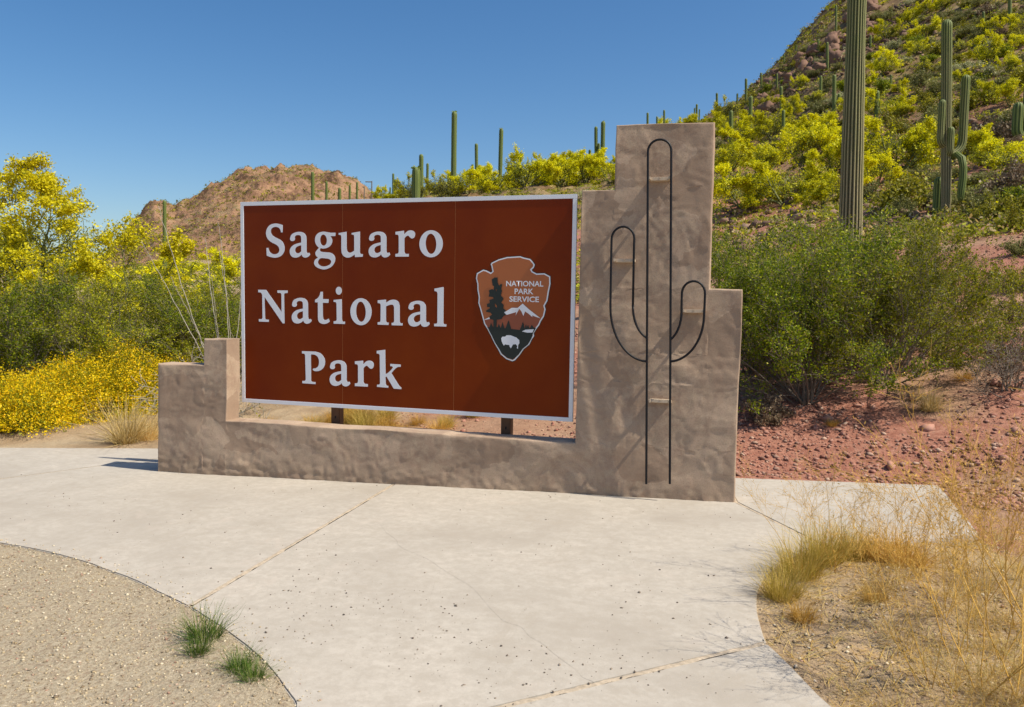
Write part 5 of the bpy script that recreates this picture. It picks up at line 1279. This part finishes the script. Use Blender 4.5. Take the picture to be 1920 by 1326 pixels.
# loose dry grass mat
parts = []
src = [blades(np.random.default_rng(200+k), 55, .38, .12, .85, .0017, .7) for k in range(6)]
for k in range(330):
    px = rng.uniform(1560, 2010); py = rng.uniform(1000, 1420)
    if px-1560 < (py-1000)*.0+60*rng.uniform(0, 2): continue
    dens = np.interp(px, [1600, 1760, 1900], [.12, .40, .75])*np.interp(py, [1000, 1060, 1120, 1200, 1326], [.25, .4, .9, .8, .6])
    if rng.uniform() > dens: continue
    P = on_ground(px, min(py, 1420))
    if in_poly(np.array([P[0]]), np.array([P[1]]), PAVE)[0]: continue
    v, q = src[k % 6]; a = rng.uniform(0, 6.28); s = rng.uniform(.3, .8); c_, s_ = math.cos(a), math.sin(a)
    parts.append((np.stack([v[:, 0]*c_-v[:, 1]*s_, v[:, 0]*s_+v[:, 1]*c_, v[:, 2]], -1)*s+P, q))
v, q = merge(parts)
tag(obj('dry_grass', new_mesh('dry_grass', v, quads=q, mats=[M_MIXED])), kind='stuff')
# fallen blades lying on the soil
n = 15000; x = rng.uniform(5.7, 9.0, n); y = rng.uniform(-5.0, -.4, n); k = ~in_poly(x, y, PAVE); x, y = x[k], y[k]; n = len(x)
a = rng.uniform(0, 6.28, n); L = rng.uniform(.02, .12, n); dx, dy = np.cos(a)*L, np.sin(a)*L; z = ground_z(x, y)+.006
zz = ground_z(x+dx, y+dy)+.006+rng.uniform(0, .03, n); wx, wy = -np.sin(a)*.0018, np.cos(a)*.0018
V = np.stack([np.stack([x-wx, y-wy, z], -1), np.stack([x+wx, y+wy, z], -1), np.stack([x+dx+wx*.4, y+dy+wy*.4, zz], -1), np.stack([x+dx-wx*.4, y+dy-wy*.4, zz], -1)], 1)
tag(obj('straw_litter', new_mesh('straw_litter', V.reshape(-1, 3), quads=np.arange(n*4).reshape(n, 4), mats=[M_MIXED])), kind='stuff')
# feathery dry weeds
WP = dict(n=[6, 4, 3], gnarl=[.08, .14, .22], trop=[.03, .03, .02], kids=[7, 6], start=[.35, .2], ang=[(20, 45), (20, 50)], ratio=[.42, .45], taper=.75, rmin=.0008)
def weed_mesh(seed, stems, L, ang, mt, r=.0032):
    rg = np.random.default_rng(seed); segs, tips = [], []
    for k in range(stems):
        a = rg.uniform(0, 6.28); an = math.radians(rg.uniform(*ang))
        grow(rg, (rg.normal()*.02, rg.normal()*.02, -.02), (math.cos(a)*math.sin(an), math.sin(a)*math.sin(an), math.cos(an)), L*rg.uniform(.7, 1.1), r, 0, WP, segs, tips)
    v, q = tubes(segs, 3)
    T = np.array(tips); n = 500; P = scatter_tips(rg, tips, n, .012); lv, lq = leaves(rg, P, .014, aspect=.25)
    return new_mesh('dry_weed', *merge([(v, q), (lv, lq)])[:1], quads=merge([(v, q), (lv, lq)])[1], mats=[mt])
weeds = [weed_mesh(300+k, 4, .95, (8, 42), M_DRYSTEM) for k in range(5)]
for k, (px, py, s, lab) in enumerate((
   (1508, 1090, .66, 'thin reddish weed stalk fanning over the slab from the left tip of the corner'), (1560, 1075, .8, 'wispy dry weed second along the curved slab edge'), (1640, 1085, .6, 'wispy dry weed behind the golden grass'), (1722, 1085, .62, 'tall wispy weed in front of the pad'),
   (1765, 1160, .85, 'tall tan weed stalk crossing the pad corner'), (1840, 1140, .85, 'tall tan weed in front of the corner of the pad'), (1890, 1120, .95, 'tall tan weed near the right edge'), (1800, 1230, .95, 'arching tan weed in the middle of the dry corner'), (1880, 1240, 1.0, 'dense arching weed at the right edge of the dry corner'),
   (1845, 1310, 1.0, 'low arching weed at the bottom right'), (1910, 1320, 1.1, 'weed in the bottom right corner of the photo'), (1790, 1070, .6, 'wispy weed against the red gravel by the pad'), (1930, 1180, 1.2, 'tan weed cut by the right edge'), (1740, 1290, .8, 'short weed above the bottom edge'))):
    P = on_ground(px, py)
    if in_poly(np.array([P[0]]), np.array([P[1]]), PAVE)[0]: P = P+np.array([.12, -.15, 0]); P[2] = float(ground_z(P[:1], P[1:2])[0])
    r = obj('dry_weed', weeds[k % 5], None, tuple(P)); r.rotation_euler = (0, 0, k*1.7); r.scale = (s, s, s)
    tag(r, lab, 'weed', 'feathery dry weeds in the corner')

# ------------------------------------------------------------------ far lamp posts
for px, top, arm, lab in ((697, 340, 1, 'tiny far street lamp with a bent arm above the sign'), (683, 350, 0, 'tiny far pole left of the street lamp above the sign')):
    P = at(px, 122); h = z_at(P, px, top)-P[2]; w = .10
    segs = [(0, 0, 0, 0, 0, h, w, w*.8)]
    lp = empty('lamp_post', tuple(P)); tag(lp, lab, 'lamp post')
    v, q = tubes(segs, 6); obj('pole', new_mesh('pole', v, quads=q, mats=[M_BARK]), lp)
    v, q = tubes([(0, 0, h-.1, -1.0*(1 if arm else .3), 0, h-.05, w*.8, w*.8)], 6); obj('arm', new_mesh('arm', v, quads=q, mats=[M_BARK]), lp)
